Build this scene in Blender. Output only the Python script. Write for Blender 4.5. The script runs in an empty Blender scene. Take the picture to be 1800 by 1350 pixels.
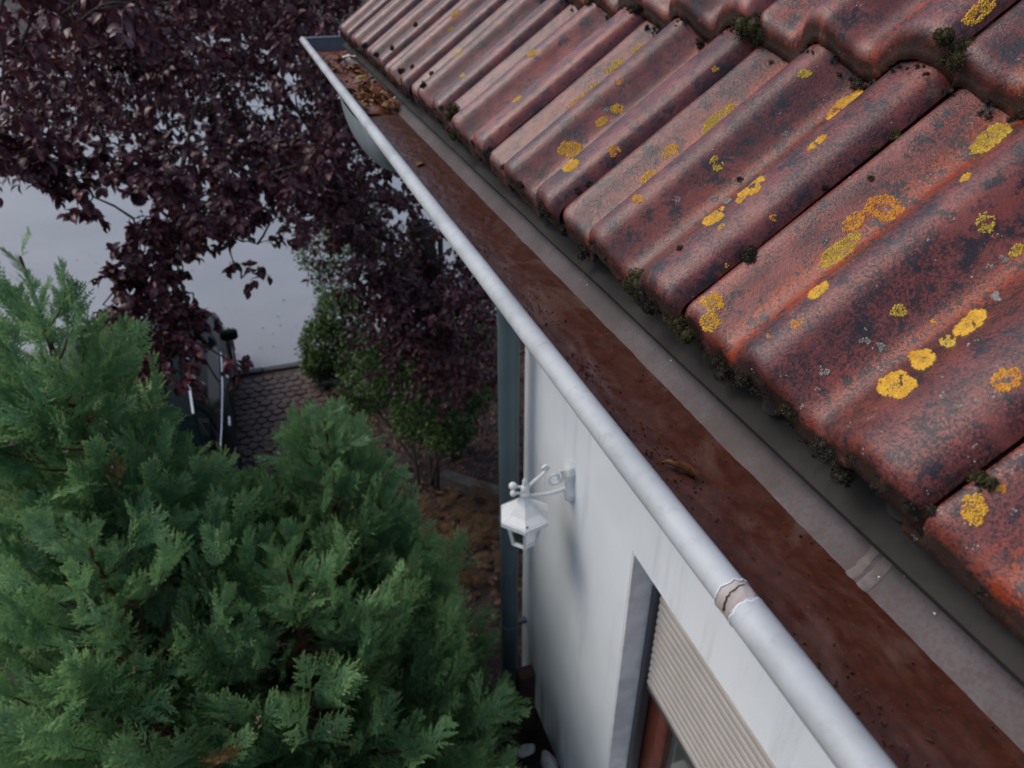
import bpy, math, random
import numpy as np
from mathutils import Vector, Matrix
from mathutils.bvhtree import BVHTree
from mathutils import noise as mnoise

rng = np.random.default_rng(7)
random.seed(7)
scene = bpy.context.scene
COL = scene.collection
R_ = math.radians

# ------------------------------------------------------------------ camera
CZ = 3.7                                  # eye height above the ground beside the house
PITCH, YAW, FPX = R_(32.0), R_(19.0), 1290.0
Fv = np.array([math.sin(YAW) * math.cos(PITCH), math.cos(YAW) * math.cos(PITCH), -math.sin(PITCH)])
Rv = np.array([math.cos(YAW), -math.sin(YAW), 0.0])
Uv = np.cross(Rv, Fv)
CAM = np.array([0.0, 0.0, CZ])
cam_data = bpy.data.cameras.new('camera')
cam = bpy.data.objects.new('camera', cam_data)
COL.objects.link(cam)
cam.matrix_world = Matrix(((Rv[0], Uv[0], -Fv[0], 0), (Rv[1], Uv[1], -Fv[1], 0), (Rv[2], Uv[2], -Fv[2], CZ), (0, 0, 0, 1)))
cam_data.sensor_width = 36.0
cam_data.lens = FPX / 1800 * 36
cam_data.clip_start = 0.02
cam_data.clip_end = 500
cam_data.dof.use_dof = True
cam_data.dof.focus_distance = 0.74
cam_data.dof.aperture_fstop = 9.0
scene.camera = cam

# ------------------------------------------------------------------ sky, sun, exposure
world = bpy.data.worlds.new('World')
scene.world = world
world.use_nodes = True
wn = world.node_tree
wn.nodes.clear()
sky = wn.nodes.new('ShaderNodeTexSky')
sky.sky_type = 'NISHITA'
sky.sun_disc = False
SUN_EL, SUN_AZ = R_(52), R_(300)
sky.sun_elevation = SUN_EL
sky.sun_rotation = SUN_AZ
sky.air_density = 1.0
sky.dust_density = 4.0
sky.ozone_density = 1.0
hs = wn.nodes.new('ShaderNodeHueSaturation')
hs.inputs['Saturation'].default_value = 1.08
bg = wn.nodes.new('ShaderNodeBackground')
bg.inputs['Strength'].default_value = 0.118
wo = wn.nodes.new('ShaderNodeOutputWorld')
wn.links.new(sky.outputs[0], hs.inputs['Color'])
wn.links.new(hs.outputs[0], bg.inputs['Color'])
wn.links.new(bg.outputs[0], wo.inputs['Surface'])
sun_data = bpy.data.lights.new('sun', 'SUN')
sun_data.energy = 0.55
sun_data.angle = R_(25)
sun_data.color = (1.0, 0.99, 0.97)
sun = bpy.data.objects.new('sun', sun_data)
COL.objects.link(sun)
sd = Vector((math.sin(SUN_AZ) * math.cos(SUN_EL), math.cos(SUN_AZ) * math.cos(SUN_EL), math.sin(SUN_EL)))
sun.rotation_euler = sd.to_track_quat('Z', 'Y').to_euler()
scene.view_settings.view_transform = 'Standard'
scene.view_settings.look = 'None'
scene.view_settings.gamma = 1.0
scene.view_settings.use_curve_mapping = False
scene.view_settings.exposure = 0.62


# ------------------------------------------------------------------ helpers
def ray(u, v):
    """direction of a point of the picture (1800 x 1350), unit depth"""
    return Fv + (u - 900) / FPX * Rv + (675 - v) / FPX * Uv


def at(u, v, d):
    return CAM + ray(u, v) * d


def proj(P):
    q = np.asarray(P, float) - CAM
    d = q @ Fv
    return 900 + FPX * (q @ Rv) / d, 675 - FPX * (q @ Uv) / d, d


def tag(o, label=None, cat=None, group=None, kind=None):
    if label: o['label'] = label
    if cat: o['category'] = cat
    if group: o['group'] = group
    if kind: o['kind'] = kind
    return o


def empty(name, loc=(0, 0, 0), parent=None):
    o = bpy.data.objects.new(name, None)
    o.empty_display_size = 0.1
    COL.objects.link(o)
    o.location = loc
    if parent is not None:
        o.parent = parent
    return o


def link(name, me, m=None, parent=None):
    """me is in world coordinates; keep it there under the parent"""
    o = bpy.data.objects.new(name, me)
    COL.objects.link(o)
    if m is not None and not me.materials:
        me.materials.append(m)
    if parent is not None:
        o.parent = parent
        o.matrix_parent_inverse = wmat(parent).inverted()
    return o


def wmat(o):
    m = o.matrix_basis.copy()
    if o.parent is not None:
        m = wmat(o.parent) @ o.matrix_parent_inverse @ m
    return m


def mesh(name, V, F, smooth=True):
    V = np.asarray(V, np.float32).reshape(-1, 3)
    me = bpy.data.meshes.new(name)
    if isinstance(F, np.ndarray) and F.ndim == 2:
        m, k = F.shape
        me.vertices.add(len(V))
        me.vertices.foreach_set('co', V.ravel())
        me.loops.add(m * k)
        me.loops.foreach_set('vertex_index', F.astype(np.int32).ravel())
        me.polygons.add(m)
        me.polygons.foreach_set('loop_start', np.arange(0, m * k, k, dtype=np.int32))
        me.polygons.foreach_set('loop_total', np.full(m, k, np.int32))
        me.update(calc_edges=True)
    else:
        me.from_pydata(V.tolist(), [], [list(f) for f in F])
    me.polygons.foreach_set('use_smooth', np.full(len(me.polygons), smooth))
    me.update()
    return me


def attr(me, name, vals):
    a = me.attributes.new(name, 'FLOAT', 'POINT')
    a.data.foreach_set('value', np.asarray(vals, np.float32).ravel())


class MB:
    """collects pieces of ONE part"""
    def __init__(self):
        self.V, self.F, self.n = [], [], 0

    def add(self, V, F):
        V = np.asarray(V, float).reshape(-1, 3)
        self.V.append(V)
        self.F += [[i + self.n for i in f] for f in F]
        self.n += len(V)
        return self

    def box(self, c, s, M=None, bev=0.0):
        hx, hy, hz = [x / 2 for x in s]
        b = min(bev, hx * .9, hy * .9, hz * .9)
        if b <= 0:
            V = [(x, y, z) for x in (-hx, hx) for y in (-hy, hy) for z in (-hz, hz)]
            F = [(0, 1, 3, 2), (4, 6, 7, 5), (0, 4, 5, 1), (2, 3, 7, 6), (0, 2, 6, 4), (1, 5, 7, 3)]
        else:
            V, idx = [], {}
            for ix in (-1, 1):
                for iy in (-1, 1):
                    for iz in (-1, 1):
                        for ax in range(3):
                            p = [ix * (hx - b), iy * (hy - b), iz * (hz - b)]
                            p[ax] = (ix * hx, iy * hy, iz * hz)[ax]
                            idx[(ix, iy, iz, ax)] = len(V)
                            V.append(p)
            F = []
            for ax in range(3):
                o1, o2 = [k for k in range(3) if k != ax]
                for sgn in (-1, 1):
                    q = []
                    for a, c2 in ((-1, -1), (1, -1), (1, 1), (-1, 1)):
                        k = [0, 0, 0]; k[ax] = sgn; k[o1] = a; k[o2] = c2
                        q.append(idx[(*k, ax)])
                    flip = (sgn > 0) == (ax == 1)
                    F.append(q[::-1] if flip else q)
            for e in range(3):
                o1, o2 = [k for k in range(3) if k != e]
                for a in (-1, 1):
                    for c2 in (-1, 1):
                        k0 = [0, 0, 0]; k0[o1] = a; k0[o2] = c2
                        ka = k0[:]; ka[e] = -1; kb = k0[:]; kb[e] = 1
                        F.append([idx[(*ka, o1)], idx[(*ka, o2)], idx[(*kb, o2)], idx[(*kb, o1)]])
            for ix in (-1, 1):
                for iy in (-1, 1):
                    for iz in (-1, 1):
                        F.append([idx[(ix, iy, iz, a)] for a in range(3)])
        V = np.array(V, float)
        if M is not None:
            V = V @ np.asarray(M, float).T
        return self.add(V + np.asarray(c, float), F)

    def tube(self, pts, rad, seg=10, cap=True):
        pts = np.asarray(pts, float)
        n = len(pts)
        rad = np.broadcast_to(np.asarray(rad, float), (n,))
        T = np.gradient(pts, axis=0)
        T /= np.linalg.norm(T, axis=1)[:, None] + 1e-12
        ref = np.array([0, 0, 1.0]) if abs(T[0][2]) < .9 else np.array([1.0, 0, 0])
        a = np.cross(T[0], ref); a /= np.linalg.norm(a)
        V = []
        for i in range(n):
            a = a - T[i] * (a @ T[i]); a /= np.linalg.norm(a) + 1e-12
            b = np.cross(T[i], a)
            for k in range(seg):
                t = 2 * math.pi * k / seg
                V.append(pts[i] + rad[i] * (math.cos(t) * a + math.sin(t) * b))
        F = [[i * seg + k, i * seg + (k + 1) % seg, (i + 1) * seg + (k + 1) % seg, (i + 1) * seg + k]
             for i in range(n - 1) for k in range(seg)]
        if cap:
            F.append(list(range(seg))[::-1]); F.append([(n - 1) * seg + k for k in range(seg)])
        return self.add(V, F)

    def lathe(self, prof, c, seg=16, M=None, rot=0.0):
        V, F = [], []
        for r, z in prof:
            for k in range(seg):
                t = 2 * math.pi * k / seg + rot
                V.append((r * math.cos(t), r * math.sin(t), z))
        for i in range(len(prof) - 1):
            for k in range(seg):
                F.append([i * seg + k, i * seg + (k + 1) % seg, (i + 1) * seg + (k + 1) % seg, (i + 1) * seg + k])
        if prof[0][0] > 1e-6: F.append(list(range(seg))[::-1])
        if prof[-1][0] > 1e-6: F.append([(len(prof) - 1) * seg + k for k in range(seg)])
        V = np.array(V)
        if M is not None: V = V @ np.asarray(M, float).T
        return self.add(V + np.asarray(c, float), F)

    def build(self, name, m, parent=None, smooth=False):
        me = mesh(name, np.concatenate(self.V), self.F, smooth)
        if smooth:
            try: me.set_sharp_from_angle(angle=R_(40))
            except Exception: pass
        return link(name, me, m, parent)


def scatter(TV, TF, Ms):
    """copies of one template under many 4x4 matrices as arrays"""
    Ms = np.asarray(Ms, float)
    n = len(TV)
    V = np.einsum('tij,nj->tni', Ms[:, :3, :3], TV) + Ms[:, None, :3, 3]
    F = (TF[None] + (np.arange(len(Ms)) * n)[:, None, None]).reshape(-1, TF.shape[1])
    return V.reshape(-1, 3), F


def basis(o, x, y, z, s=1.0):
    M = np.eye(4)
    M[:3, 0] = np.asarray(x) * s; M[:3, 1] = np.asarray(y) * s; M[:3, 2] = np.asarray(z) * s
    M[:3, 3] = o
    return M


def unit(v):
    v = np.asarray(v, float)
    return v / (np.linalg.norm(v) + 1e-12)


def nz(p, s=1.0):
    return mnoise.noise(Vector((p[0] * s, p[1] * s, p[2] * s)))


# ------------------------------------------------------------------ materials
class NT:
    def __init__(self, name):
        self.m = bpy.data.materials.new(name)
        self.m.use_nodes = True
        self.t = self.m.node_tree
        self.b = self.t.nodes['Principled BSDF']

    def n(self, typ, ins=None, **kw):
        nd = self.t.nodes.new(typ)
        for k, v in kw.items(): setattr(nd, k, v)
        for k, v in (ins or {}).items(): self.set(nd, k, v)
        return nd

    def set(self, nd, k, v):
        s = nd.inputs[k]
        if hasattr(v, 'is_output'): self.t.links.new(v, s)
        else: s.default_value = v

    def p(self, **kw):
        for k, v in kw.items(): self.set(self.b, k.replace('_', ' '), v)
        return self

    def pos(self): return self.n('ShaderNodeNewGeometry').outputs['Position']

    def noise(self, vec, scale, detail=4, rough=.55, dist=0.0):
        return self.n('ShaderNodeTexNoise', {'Vector': vec, 'Scale': scale, 'Detail': detail, 'Roughness': rough, 'Distortion': dist}).outputs['Fac']

    def ramp(self, fac, a, b, smooth=True):
        return self.n('ShaderNodeMapRange', {'Value': fac, 'From Min': a, 'From Max': b}, interpolation_type='SMOOTHSTEP' if smooth else 'LINEAR').outputs[0]

    def mix(self, f, a, b):
        nd = self.n('ShaderNodeMix', data_type='RGBA')
        for k, v in ((0, f), (6, a), (7, b)):
            if hasattr(v, 'is_output'): self.t.links.new(v, nd.inputs[k])
            else: nd.inputs[k].default_value = (*v, 1) if isinstance(v, tuple) and len(v) == 3 else v
        return nd.outputs[2]

    def math(self, op, a, b=0.0):
        nd = self.n('ShaderNodeMath', operation=op)
        for k, v in ((0, a), (1, b)):
            if hasattr(v, 'is_output'): self.t.links.new(v, nd.inputs[k])
            else: nd.inputs[k].default_value = v
        return nd.outputs[0]

    def mapping(self, vec, scale=(1, 1, 1), loc=(0, 0, 0)):
        nd = self.n('ShaderNodeMapping', {'Vector': vec, 'Scale': scale})
        if hasattr(loc, 'is_output'): self.t.links.new(loc, nd.inputs['Location'])
        else: nd.inputs['Location'].default_value = loc
        return nd.outputs[0]

    def attr(self, name): return self.n('ShaderNodeAttribute', attribute_name=name).outputs['Fac']

    def bump(self, h, strength=.3, dist=.002, normal=None):
        nd = self.n('ShaderNodeBump', {'Height': h, 'Strength': strength, 'Distance': dist})
        if normal is not None: self.t.links.new(normal, nd.inputs['Normal'])
        self.t.links.new(nd.outputs[0], self.b.inputs['Normal'])
        return nd.outputs[0]


def simple(name, col, rough=.5, metal=0.0, var=.25, scale=20, bump=0.0, bscale=200, bdist=.001, spec=.5):
    a = NT(name)
    f = a.noise(a.pos(), scale, 5)
    c2 = tuple(min(1, x * (1 + var)) for x in col); c1 = tuple(x * (1 - var) for x in col)
    a.p(Base_Color=a.mix(a.ramp(f, .3, .7), c1, c2), Roughness=rough, Metallic=metal)
    a.b.inputs['Specular IOR Level'].default_value = spec
    if bump: a.bump(a.noise(a.pos(), bscale, 3), bump, bdist)
    return a.m


def mat_tile():
    a = NT('wet_clay_tile')
    pos = a.pos()
    rnd = a.n('ShaderNodeObjectInfo').outputs['Random']
    off = a.math('MULTIPLY', rnd, 37.0)
    uv = a.n('ShaderNodeUVMap', uv_map='uv').outputs[0]
    cxyz = a.n('ShaderNodeCombineXYZ', {'X': off, 'Y': off, 'Z': off}).outputs[0]
    st = a.noise(a.mapping(uv, (46, 4.5, 1), cxyz), 1.0, 5, .6, .4)         # streaks down the slope
    bl = a.noise(pos, 22, 6, .62)
    bl2 = a.noise(a.mapping(pos, (1, 1, 1), (9, 4, 2)), 48, 6, .68, .3)
    sp = a.noise(a.mapping(pos, (1, 1, 1), (3, 7, 5)), 150, 6, .72)
    fine = a.noise(pos, 520, 4, .7)
    tr = a.attr('trough')
    # fired clay shows in the washed troughs, a mauve-brown weathered skin elsewhere
    t = a.ramp(a.math('ADD', tr, a.math('MULTIPLY', a.math('SUBTRACT', st, .5), 1.25)), .26, .66)
    c = a.mix(a.ramp(bl, .35, .68), (.105, .029, .026), (.230, .064, .052))
    c = a.mix(a.ramp(st, .48, .72), c, (.26, .056, .034))
    c = a.mix(t, c, a.mix(a.ramp(bl2, .3, .7), (.20, .026, .006), (.42, .068, .010)))
    # black crust of fine grains, thicker in some areas than in others
    gn = a.noise(a.mapping(pos, (1, 1, 1), (3, 7, 5)), 430, 4, .85)
    cover = a.math('ADD', a.math('MULTIPLY', a.math('SUBTRACT', bl2, .5), 1.1), a.math('MULTIPLY', a.math('SUBTRACT', a.noise(a.mapping(pos, (1, 1, 1), (8, 1, 4)), 9, 4), .5), .9))
    dk = a.ramp(a.math('ADD', gn, a.math('MULTIPLY', cover, .26)), .512, .545)
    c = a.mix(a.math('MULTIPLY', dk, .92), c, (.014, .012, .016))
    blk = a.ramp(a.math('ADD', a.math('MULTIPLY', bl2, .62), a.math('MULTIPLY', sp, .5)), .585, .645)
    c = a.mix(a.math('MULTIPLY', blk, .9), c, (.018, .017, .022))
    gr = a.ramp(a.math('ADD', a.noise(a.mapping(pos, (1, 1, 1), (1, 5, 8)), 26, 5, .6), a.math('MULTIPLY', a.math('SUBTRACT', gn, .5), .6)), .68, .76)
    c = a.mix(a.math('MULTIPLY', gr, .65), c, (.17, .165, .135))
    pink = a.ramp(a.math('ADD', gn, a.math('MULTIPLY', a.math('SUBTRACT', bl, .5), .8)), .66, .74)
    c = a.mix(a.math('MULTIPLY', pink, .6), c, (.34, .125, .095))
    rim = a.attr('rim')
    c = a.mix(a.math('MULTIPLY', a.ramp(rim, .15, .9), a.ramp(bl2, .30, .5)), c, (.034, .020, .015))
    tint = a.n('ShaderNodeHueSaturation', {'Color': c, 'Value': a.n('ShaderNodeMapRange', {'Value': rnd, 'To Min': .82, 'To Max': 1.12}).outputs[0]}).outputs[0]
    ro = a.n('ShaderNodeMapRange', {'Value': a.math('ADD', a.math('MULTIPLY', bl, .5), a.math('MULTIPLY', sp, .5)), 'From Min': .3, 'From Max': .7, 'To Min': .16, 'To Max': .31}).outputs[0]
    ro = a.n('ShaderNodeMix', {0: dk, 2: ro, 3: .42}, data_type='FLOAT').outputs[0]
    a.p(Base_Color=tint, Roughness=ro)
    a.b.inputs['Specular IOR Level'].default_value = .52
    b1 = a.bump(a.math('ADD', a.math('MULTIPLY', fine, .5), a.math('ADD', a.math('MULTIPLY', sp, .8), a.math('MULTIPLY', gn, .9))), .5, .0010)
    return a.m


def mat_lichen(name, c1, c2):
    a = NT(name)
    f = a.noise(a.pos(), 160, 4)
    g = a.ramp(a.attr('edge'), 0, 1)
    c = a.mix(a.ramp(f, .35, .65), c1, c2)
    c = a.mix(a.math('MULTIPLY', a.math('SUBTRACT', 1.0, g), .55), c, (c1[0] * .55, c1[1] * .6, c1[2] * 1.2))
    a.p(Base_Color=c, Roughness=.75)
    a.bump(a.noise(a.pos(), 900, 3), .5, .0006)
    return a.m


def mat_gutter(name, base, dirty, stain=False, ro=(.28, .55), spec=.5):
    a = NT(name)
    pos = a.pos()
    f = a.noise(pos, 9, 6, .6)
    g = a.noise(a.mapping(pos, (1, 1, 1), (4, 2, 0)), 70, 6, .65)
    c = a.mix(a.ramp(f, .38, .66), base, dirty)
    c = a.mix(a.math('MULTIPLY', a.ramp(g, .5, .75), .35), c, tuple(x * .55 for x in dirty))
    if stain:
        s = a.ramp(a.math('ADD', a.noise(a.mapping(pos, (1, 1, 1), (2, 8, 1)), 260, 5, .7), a.math('MULTIPLY', a.attr('silt'), .18)), .62, .70)
        c = a.mix(a.math('MULTIPLY', s, .45), c, (.085, .035, .03))
        w = a.ramp(a.noise(a.mapping(pos, (1, .35, 1), (7, 1, 3)), 38, 5, .6), .67, .74)
        c = a.mix(a.math('MULTIPLY', w, .3), c, (.19, .195, .21))
    a.p(Base_Color=c, Roughness=a.n('ShaderNodeMapRange', {'Value': g, 'To Min': ro[0], 'To Max': ro[1]}).outputs[0])
    a.b.inputs['Specular IOR Level'].default_value = spec
    a.bump(a.noise(pos, 260, 4), .18, .0008)
    return a.m


def mat_silt():
    a = NT('wet_brown_silt')
    pos = a.pos()
    f = a.noise(a.mapping(pos, (1, .62, 1)), 17, 6, .6, .5)
    g = a.noise(a.mapping(pos, (1, 1, 1), (5, 5, 5)), 120, 6, .7)
    h = a.noise(pos, 420, 3, .6)
    c = a.mix(a.ramp(g, .35, .7), (.034, .0082, .0042), (.066, .0155, .0072))
    c = a.mix(a.math('MULTIPLY', a.ramp(f, .50, .70), .75), c, (.105, .062, .052))
    c = a.mix(a.ramp(h, .68, .74), c, (.17, .06, .03))
    c = a.mix(a.ramp(g, .66, .74), c, (.018, .008, .006))
    ro = a.n('ShaderNodeMapRange', {'Value': f, 'From Min': .4, 'From Max': .65, 'To Min': .60, 'To Max': .18}).outputs[0]
    a.p(Base_Color=c, Roughness=ro)
    a.b.inputs['Specular IOR Level'].default_value = .5
    a.bump(a.math('ADD', g, a.math('MULTIPLY', h, .5)), .38, .0011)
    return a.m


def mat_render_wall():
    a = NT('white_wall_render')
    pos = a.pos()
    st = a.noise(a.mapping(pos, (9, 9, .9)), 1.0, 5, .6)
    f = a.noise(pos, 2.3, 5)
    g = a.noise(pos, 160, 4, .65)
    c = a.mix(a.ramp(f, .3, .7), (.69, .75, .79), (.77, .81, .84))
    c = a.mix(a.math('MULTIPLY', a.ramp(st, .53, .78), .55), c, (.40, .43, .45))
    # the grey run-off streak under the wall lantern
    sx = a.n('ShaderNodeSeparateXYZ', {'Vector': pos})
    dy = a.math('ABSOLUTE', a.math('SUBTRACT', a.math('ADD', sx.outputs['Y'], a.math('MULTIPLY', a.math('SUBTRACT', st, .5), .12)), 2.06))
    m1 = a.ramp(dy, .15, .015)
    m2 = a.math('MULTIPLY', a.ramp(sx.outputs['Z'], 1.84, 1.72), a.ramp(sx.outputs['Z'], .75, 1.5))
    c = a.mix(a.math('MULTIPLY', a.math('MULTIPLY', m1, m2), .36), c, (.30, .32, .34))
    c = a.mix(a.math('MULTIPLY', a.ramp(sx.outputs['Z'], .55, .05), a.ramp(st, .35, .65)), c, (.33, .34, .32))
    a.p(Base_Color=c, Roughness=.9)
    a.bump(g, .35, .0025)
    return a.m


def mat_leaf(name, c1, c2, c3, scale=3.0, rough=.42, trans=.25, tip=None):
    a = NT(name)
    pos = a.pos()
    f = a.noise(pos, scale, 4)
    g = a.noise(pos, scale * 9, 3)
    c = a.mix(a.ramp(f, .36, .64), c1, c2)
    c = a.mix(a.ramp(g, .5, .78), c, c3)
    if tip: c = a.mix(a.math('MULTIPLY', a.attr('tip'), .8), c, tip)
    a.p(Base_Color=c, Roughness=rough)
    a.b.inputs['Specular IOR Level'].default_value = .4
    if trans:
        tr = a.n('ShaderNodeBsdfTranslucent', {'Color': c})
        mx = a.n('ShaderNodeMixShader', {'Fac': trans})
        a.t.links.new(a.b.outputs[0], mx.inputs[1]); a.t.links.new(tr.outputs[0], mx.inputs[2])
        a.t.links.new(mx.outputs[0], a.t.nodes['Material Output'].inputs['Surface'])
    return a.m


def mat_glass(name, tint=(.02, .025, .025), spec=.8):
    a = NT(name)
    f = a.noise(a.pos(), 6, 3)
    a.p(Base_Color=a.mix(f, tint, tuple(x * 1.6 for x in tint)), Roughness=.08)
    a.b.inputs['Specular IOR Level'].default_value = spec
    return a.m


def mat_clear_glass(name):
    a = NT(name)
    a.p(Base_Color=a.mix(a.noise(a.pos(), 30, 2), (.34, .36, .34), (.5, .52, .5)), Roughness=.06)
    a.b.inputs['Transmission Weight'].default_value = .92
    return a.m


def mat_asphalt():
    a = NT('street_asphalt')
    pos = a.pos()
    f = a.noise(pos, .6, 5); g = a.noise(pos, 55, 5, .7)
    c = a.mix(a.ramp(f, .3, .7), (.175, .185, .20), (.21, .22, .235))
    c = a.mix(a.ramp(g, .55, .7), c, (.285, .30, .325))
    a.p(Base_Color=c, Roughness=.36)
    a.bump(g, .25, .006)
    return a.m


M = dict(
    tile=mat_tile(),
    lichen=mat_lichen('yellow_lichen', (.56, .32, .022), (.72, .43, .045)),
    lichen_o=mat_lichen('orange_lichen', (.58, .25, .025), (.70, .36, .045)),
    lichen_g=mat_lichen('olive_lichen', (.46, .33, .03), (.60, .44, .06)),
    lichen_w=mat_lichen('grey_lichen', (.20, .21, .18), (.32, .33, .29)),
    moss=simple('dark_moss', (.017, .014, .008), .85, var=.5, scale=90),
    moss_g=simple('olive_moss', (.040, .038, .009), .85, var=.5, scale=90),
    zinc_out=mat_gutter('gutter_bead_zinc', (.40, .435, .455), (.30, .33, .345), False, (.42, .7), .4),
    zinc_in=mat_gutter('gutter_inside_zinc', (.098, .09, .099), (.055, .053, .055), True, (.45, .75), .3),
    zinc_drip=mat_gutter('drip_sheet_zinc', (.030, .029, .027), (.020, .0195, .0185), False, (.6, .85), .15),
    funnel=mat_gutter('outlet_zinc', (.19, .235, .255), (.15, .185, .20)),
    sealant=simple('beige_sealant', (.33, .295, .275), .7, var=.2, scale=60, bump=.5, bscale=220, bdist=.002),
    seal_grey=simple('grey_sealant', (.125, .105, .103), .75, var=.25, scale=90, bump=.5, bscale=260, bdist=.002),
    white_edge=simple('white_sealant_rim', (.72, .74, .76), .6, var=.06),
    crack=simple('dark_crack_dirt', (.02, .015, .013), .9),
    silt=mat_silt(),
    crumb=simple('dark_silt_crumbs', (.035, .012, .008), .8, var=.5, scale=300),
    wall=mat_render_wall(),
    reveal=simple('grey_window_reveal', (.82, .83, .83), .9, var=.12, scale=12, bump=.3, bscale=150),
    rail=simple('dark_guide_rail', (.045, .05, .058), .45, var=.1),
    slat=simple('beige_shutter_slat', (.39, .365, .34), .55, var=.06, scale=8),
    wood_red=simple('red_brown_window_wood', (.13, .032, .018), .45, var=.25, scale=14),
    wood_dark=simple('dark_weathered_post', (.028, .012, .009), .8, var=.4, scale=18, bump=.4, bscale=60),
    glass=mat_glass('window_glass', (.05, .058, .055)),
    white_paint=simple('white_lantern_paint', (.69, .73, .74), .42, var=.05, scale=30),
    lamp_pane=mat_clear_glass('lantern_glass'),
    bulb=simple('frosted_bulb', (.6, .58, .52), .4, var=.05),
    lamp_dirt=simple('lantern_dirt', (.06, .055, .05), .9),
    pipe=simple('grey_blue_downpipe', (.092, .130, .145), .42, var=.1, scale=5),
    blue=simple('blue_plastic', (.05, .30, .62), .4, var=.1),
    discs=simple('eave_disc_grey', (.030, .030, .031), .8, var=.1, spec=.12),
    dryleaf=mat_leaf('dry_tan_leaf', (.15, .065, .026), (.30, .16, .075), (.07, .025, .013), 40, .6, .15),
    dryred=mat_leaf('dry_maroon_leaf', (.085, .022, .014), (.16, .05, .022), (.05, .015, .012), 40, .55, .1),
    yleaf=mat_leaf('yellow_green_leaf', (.30, .27, .03), (.16, .24, .05), (.42, .36, .06), 30, .5, .2),
    fluff=simple('white_feather', (.72, .73, .72), .8, var=.06),
    purple=mat_leaf('purple_plum_leaf', (.046, .013, .019), (.105, .031, .042), (.25, .098, .115), 2.2, .36, .18),
    bark=simple('dark_bark', (.035, .026, .022), .9, var=.4, scale=25, bump=.6, bscale=70, bdist=.004),
    conif=mat_leaf('conifer_green', (.092, .24, .122), (.18, .37, .175), (.32, .48, .27), 5.0, .36, .36, tip=(.42, .54, .17)),
    dead=mat_leaf('dead_conifer_spray', (.16, .09, .035), (.22, .15, .06), (.10, .09, .03), 14.0, .7, .2),
    cstem=simple('conifer_bark', (.105, .04, .022), .85, var=.35, scale=30),
    cone=simple('tan_conifer_cones', (.40, .28, .20), .8, var=.3, scale=60),
    shrub=mat_leaf('shrub_green', (.034, .072, .018), (.075, .145, .036), (.15, .19, .06), 2.0, .5, .2),
    fern=mat_leaf('dry_ground_cover', (.085, .045, .017), (.15, .085, .03), (.04, .02, .012), 3.0, .7, .2),
    soil=simple('dark_garden_soil', (.020, .011, .009), .95, var=.5, scale=9, bump=.8, bscale=40, bdist=.02),
    litter=mat_leaf('fallen_leaf_litter', (.042, .016, .012), (.082, .034, .018), (.14, .07, .028), 4.0, .6, .1),
    asphalt=mat_asphalt(),
    kerb=simple('kerb_concrete', (.045, .045, .047), .85, var=.2, scale=12),
    edging=simple('mossy_edging_stone', (.06, .058, .052), .9, var=.35, scale=14, bump=.5, bscale=60, bdist=.004),
    paver=simple('red_brown_paver', (.062, .038, .033), .7, var=.45, scale=3.1, bump=.3, bscale=90),
    car=simple('dark_green_car_paint', (.005, .012, .012), .3, var=.1, spec=.05),
    car_glass=mat_glass('car_glass', (.010, .014, .016), .07),
    tyre=simple('tyre_rubber', (.012, .012, .012), .8),
    rim=simple('wheel_alloy', (.30, .30, .31), .35, metal=.8),
    black=simple('black_trim', (.012, .012, .013), .5),
    chrome=simple('bright_trim', (.55, .56, .57), .2, metal=.9, var=.05),
    red_lamp=simple('red_lamp_glass', (.25, .01, .01), .2),
    lampglass=simple('headlamp_glass', (.5, .52, .53), .12),
    deck=simple('roof_underlay', (.03, .028, .027), .95),
    joint=simple('paving_joint_sand', (.040, .028, .024), .95, var=.3, scale=20),
    grey_stone=simple('pale_stone', (.42, .43, .43), .85, var=.2, scale=30),
)

# ------------------------------------------------------------------ ground, street, driveway
STZ = -1.3                                 # the street lies lower than the house


def sstep(a, b, x):
    t = np.clip((x - a) / (b - a), 0, 1)
    return t * t * (3 - 2 * t)


def gz(x, y):
    x = np.asarray(x, float); y = np.asarray(y, float)
    drop = np.where(x < .3, 1, 0) * 0 + 1
    a = sstep(2.4, 8.4, y)                 # garden side
    b = sstep(1.2, 5.4, y)                 # driveway side
    w = sstep(-.35, .9, x)
    return STZ * (a * w + b * (1 - w))


def grid(x0, x1, y0, y1, nx, ny, zf):
    X, Y = np.meshgrid(np.linspace(x0, x1, nx), np.linspace(y0, y1, ny))
    V = np.stack([X, Y, zf(X, Y)], -1).reshape(-1, 3)
    i = np.arange((nx - 1) * (ny - 1)); r, c = i // (nx - 1), i % (nx - 1)
    a = r * nx + c
    return V, np.stack([a, a + 1, a + nx + 1, a + nx], -1)


def zground(X, Y):
    z = gz(X, Y)
    b = .02 * np.sin(X * 3.1 + 1.3 * np.sin(Y * 2.2)) * np.sin(Y * 2.7 + X)
    return z - .03 + b * .6


xs = np.concatenate([np.linspace(-90, -6, 10), np.linspace(-5, 6, 70), np.linspace(7, 90, 10)])
ys = np.concatenate([np.linspace(-40, -3, 6), np.linspace(-2, 9, 80), np.linspace(10, 160, 16)])
X, Y = np.meshgrid(xs, ys)
V = np.stack([X, Y, zground(X, Y)], -1).reshape(-1, 3)
nx, ny = len(xs), len(ys)
i = np.arange((nx - 1) * (ny - 1)); r, c = i // (nx - 1), i % (nx - 1)
a0 = r * nx + c
g = link('ground', mesh('ground', V, np.stack([a0, a0 + 1, a0 + nx + 1, a0 + nx], -1)), M['soil'])
tag(g, 'dark garden soil sloping down from the house to the street', 'ground', kind='structure')

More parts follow.
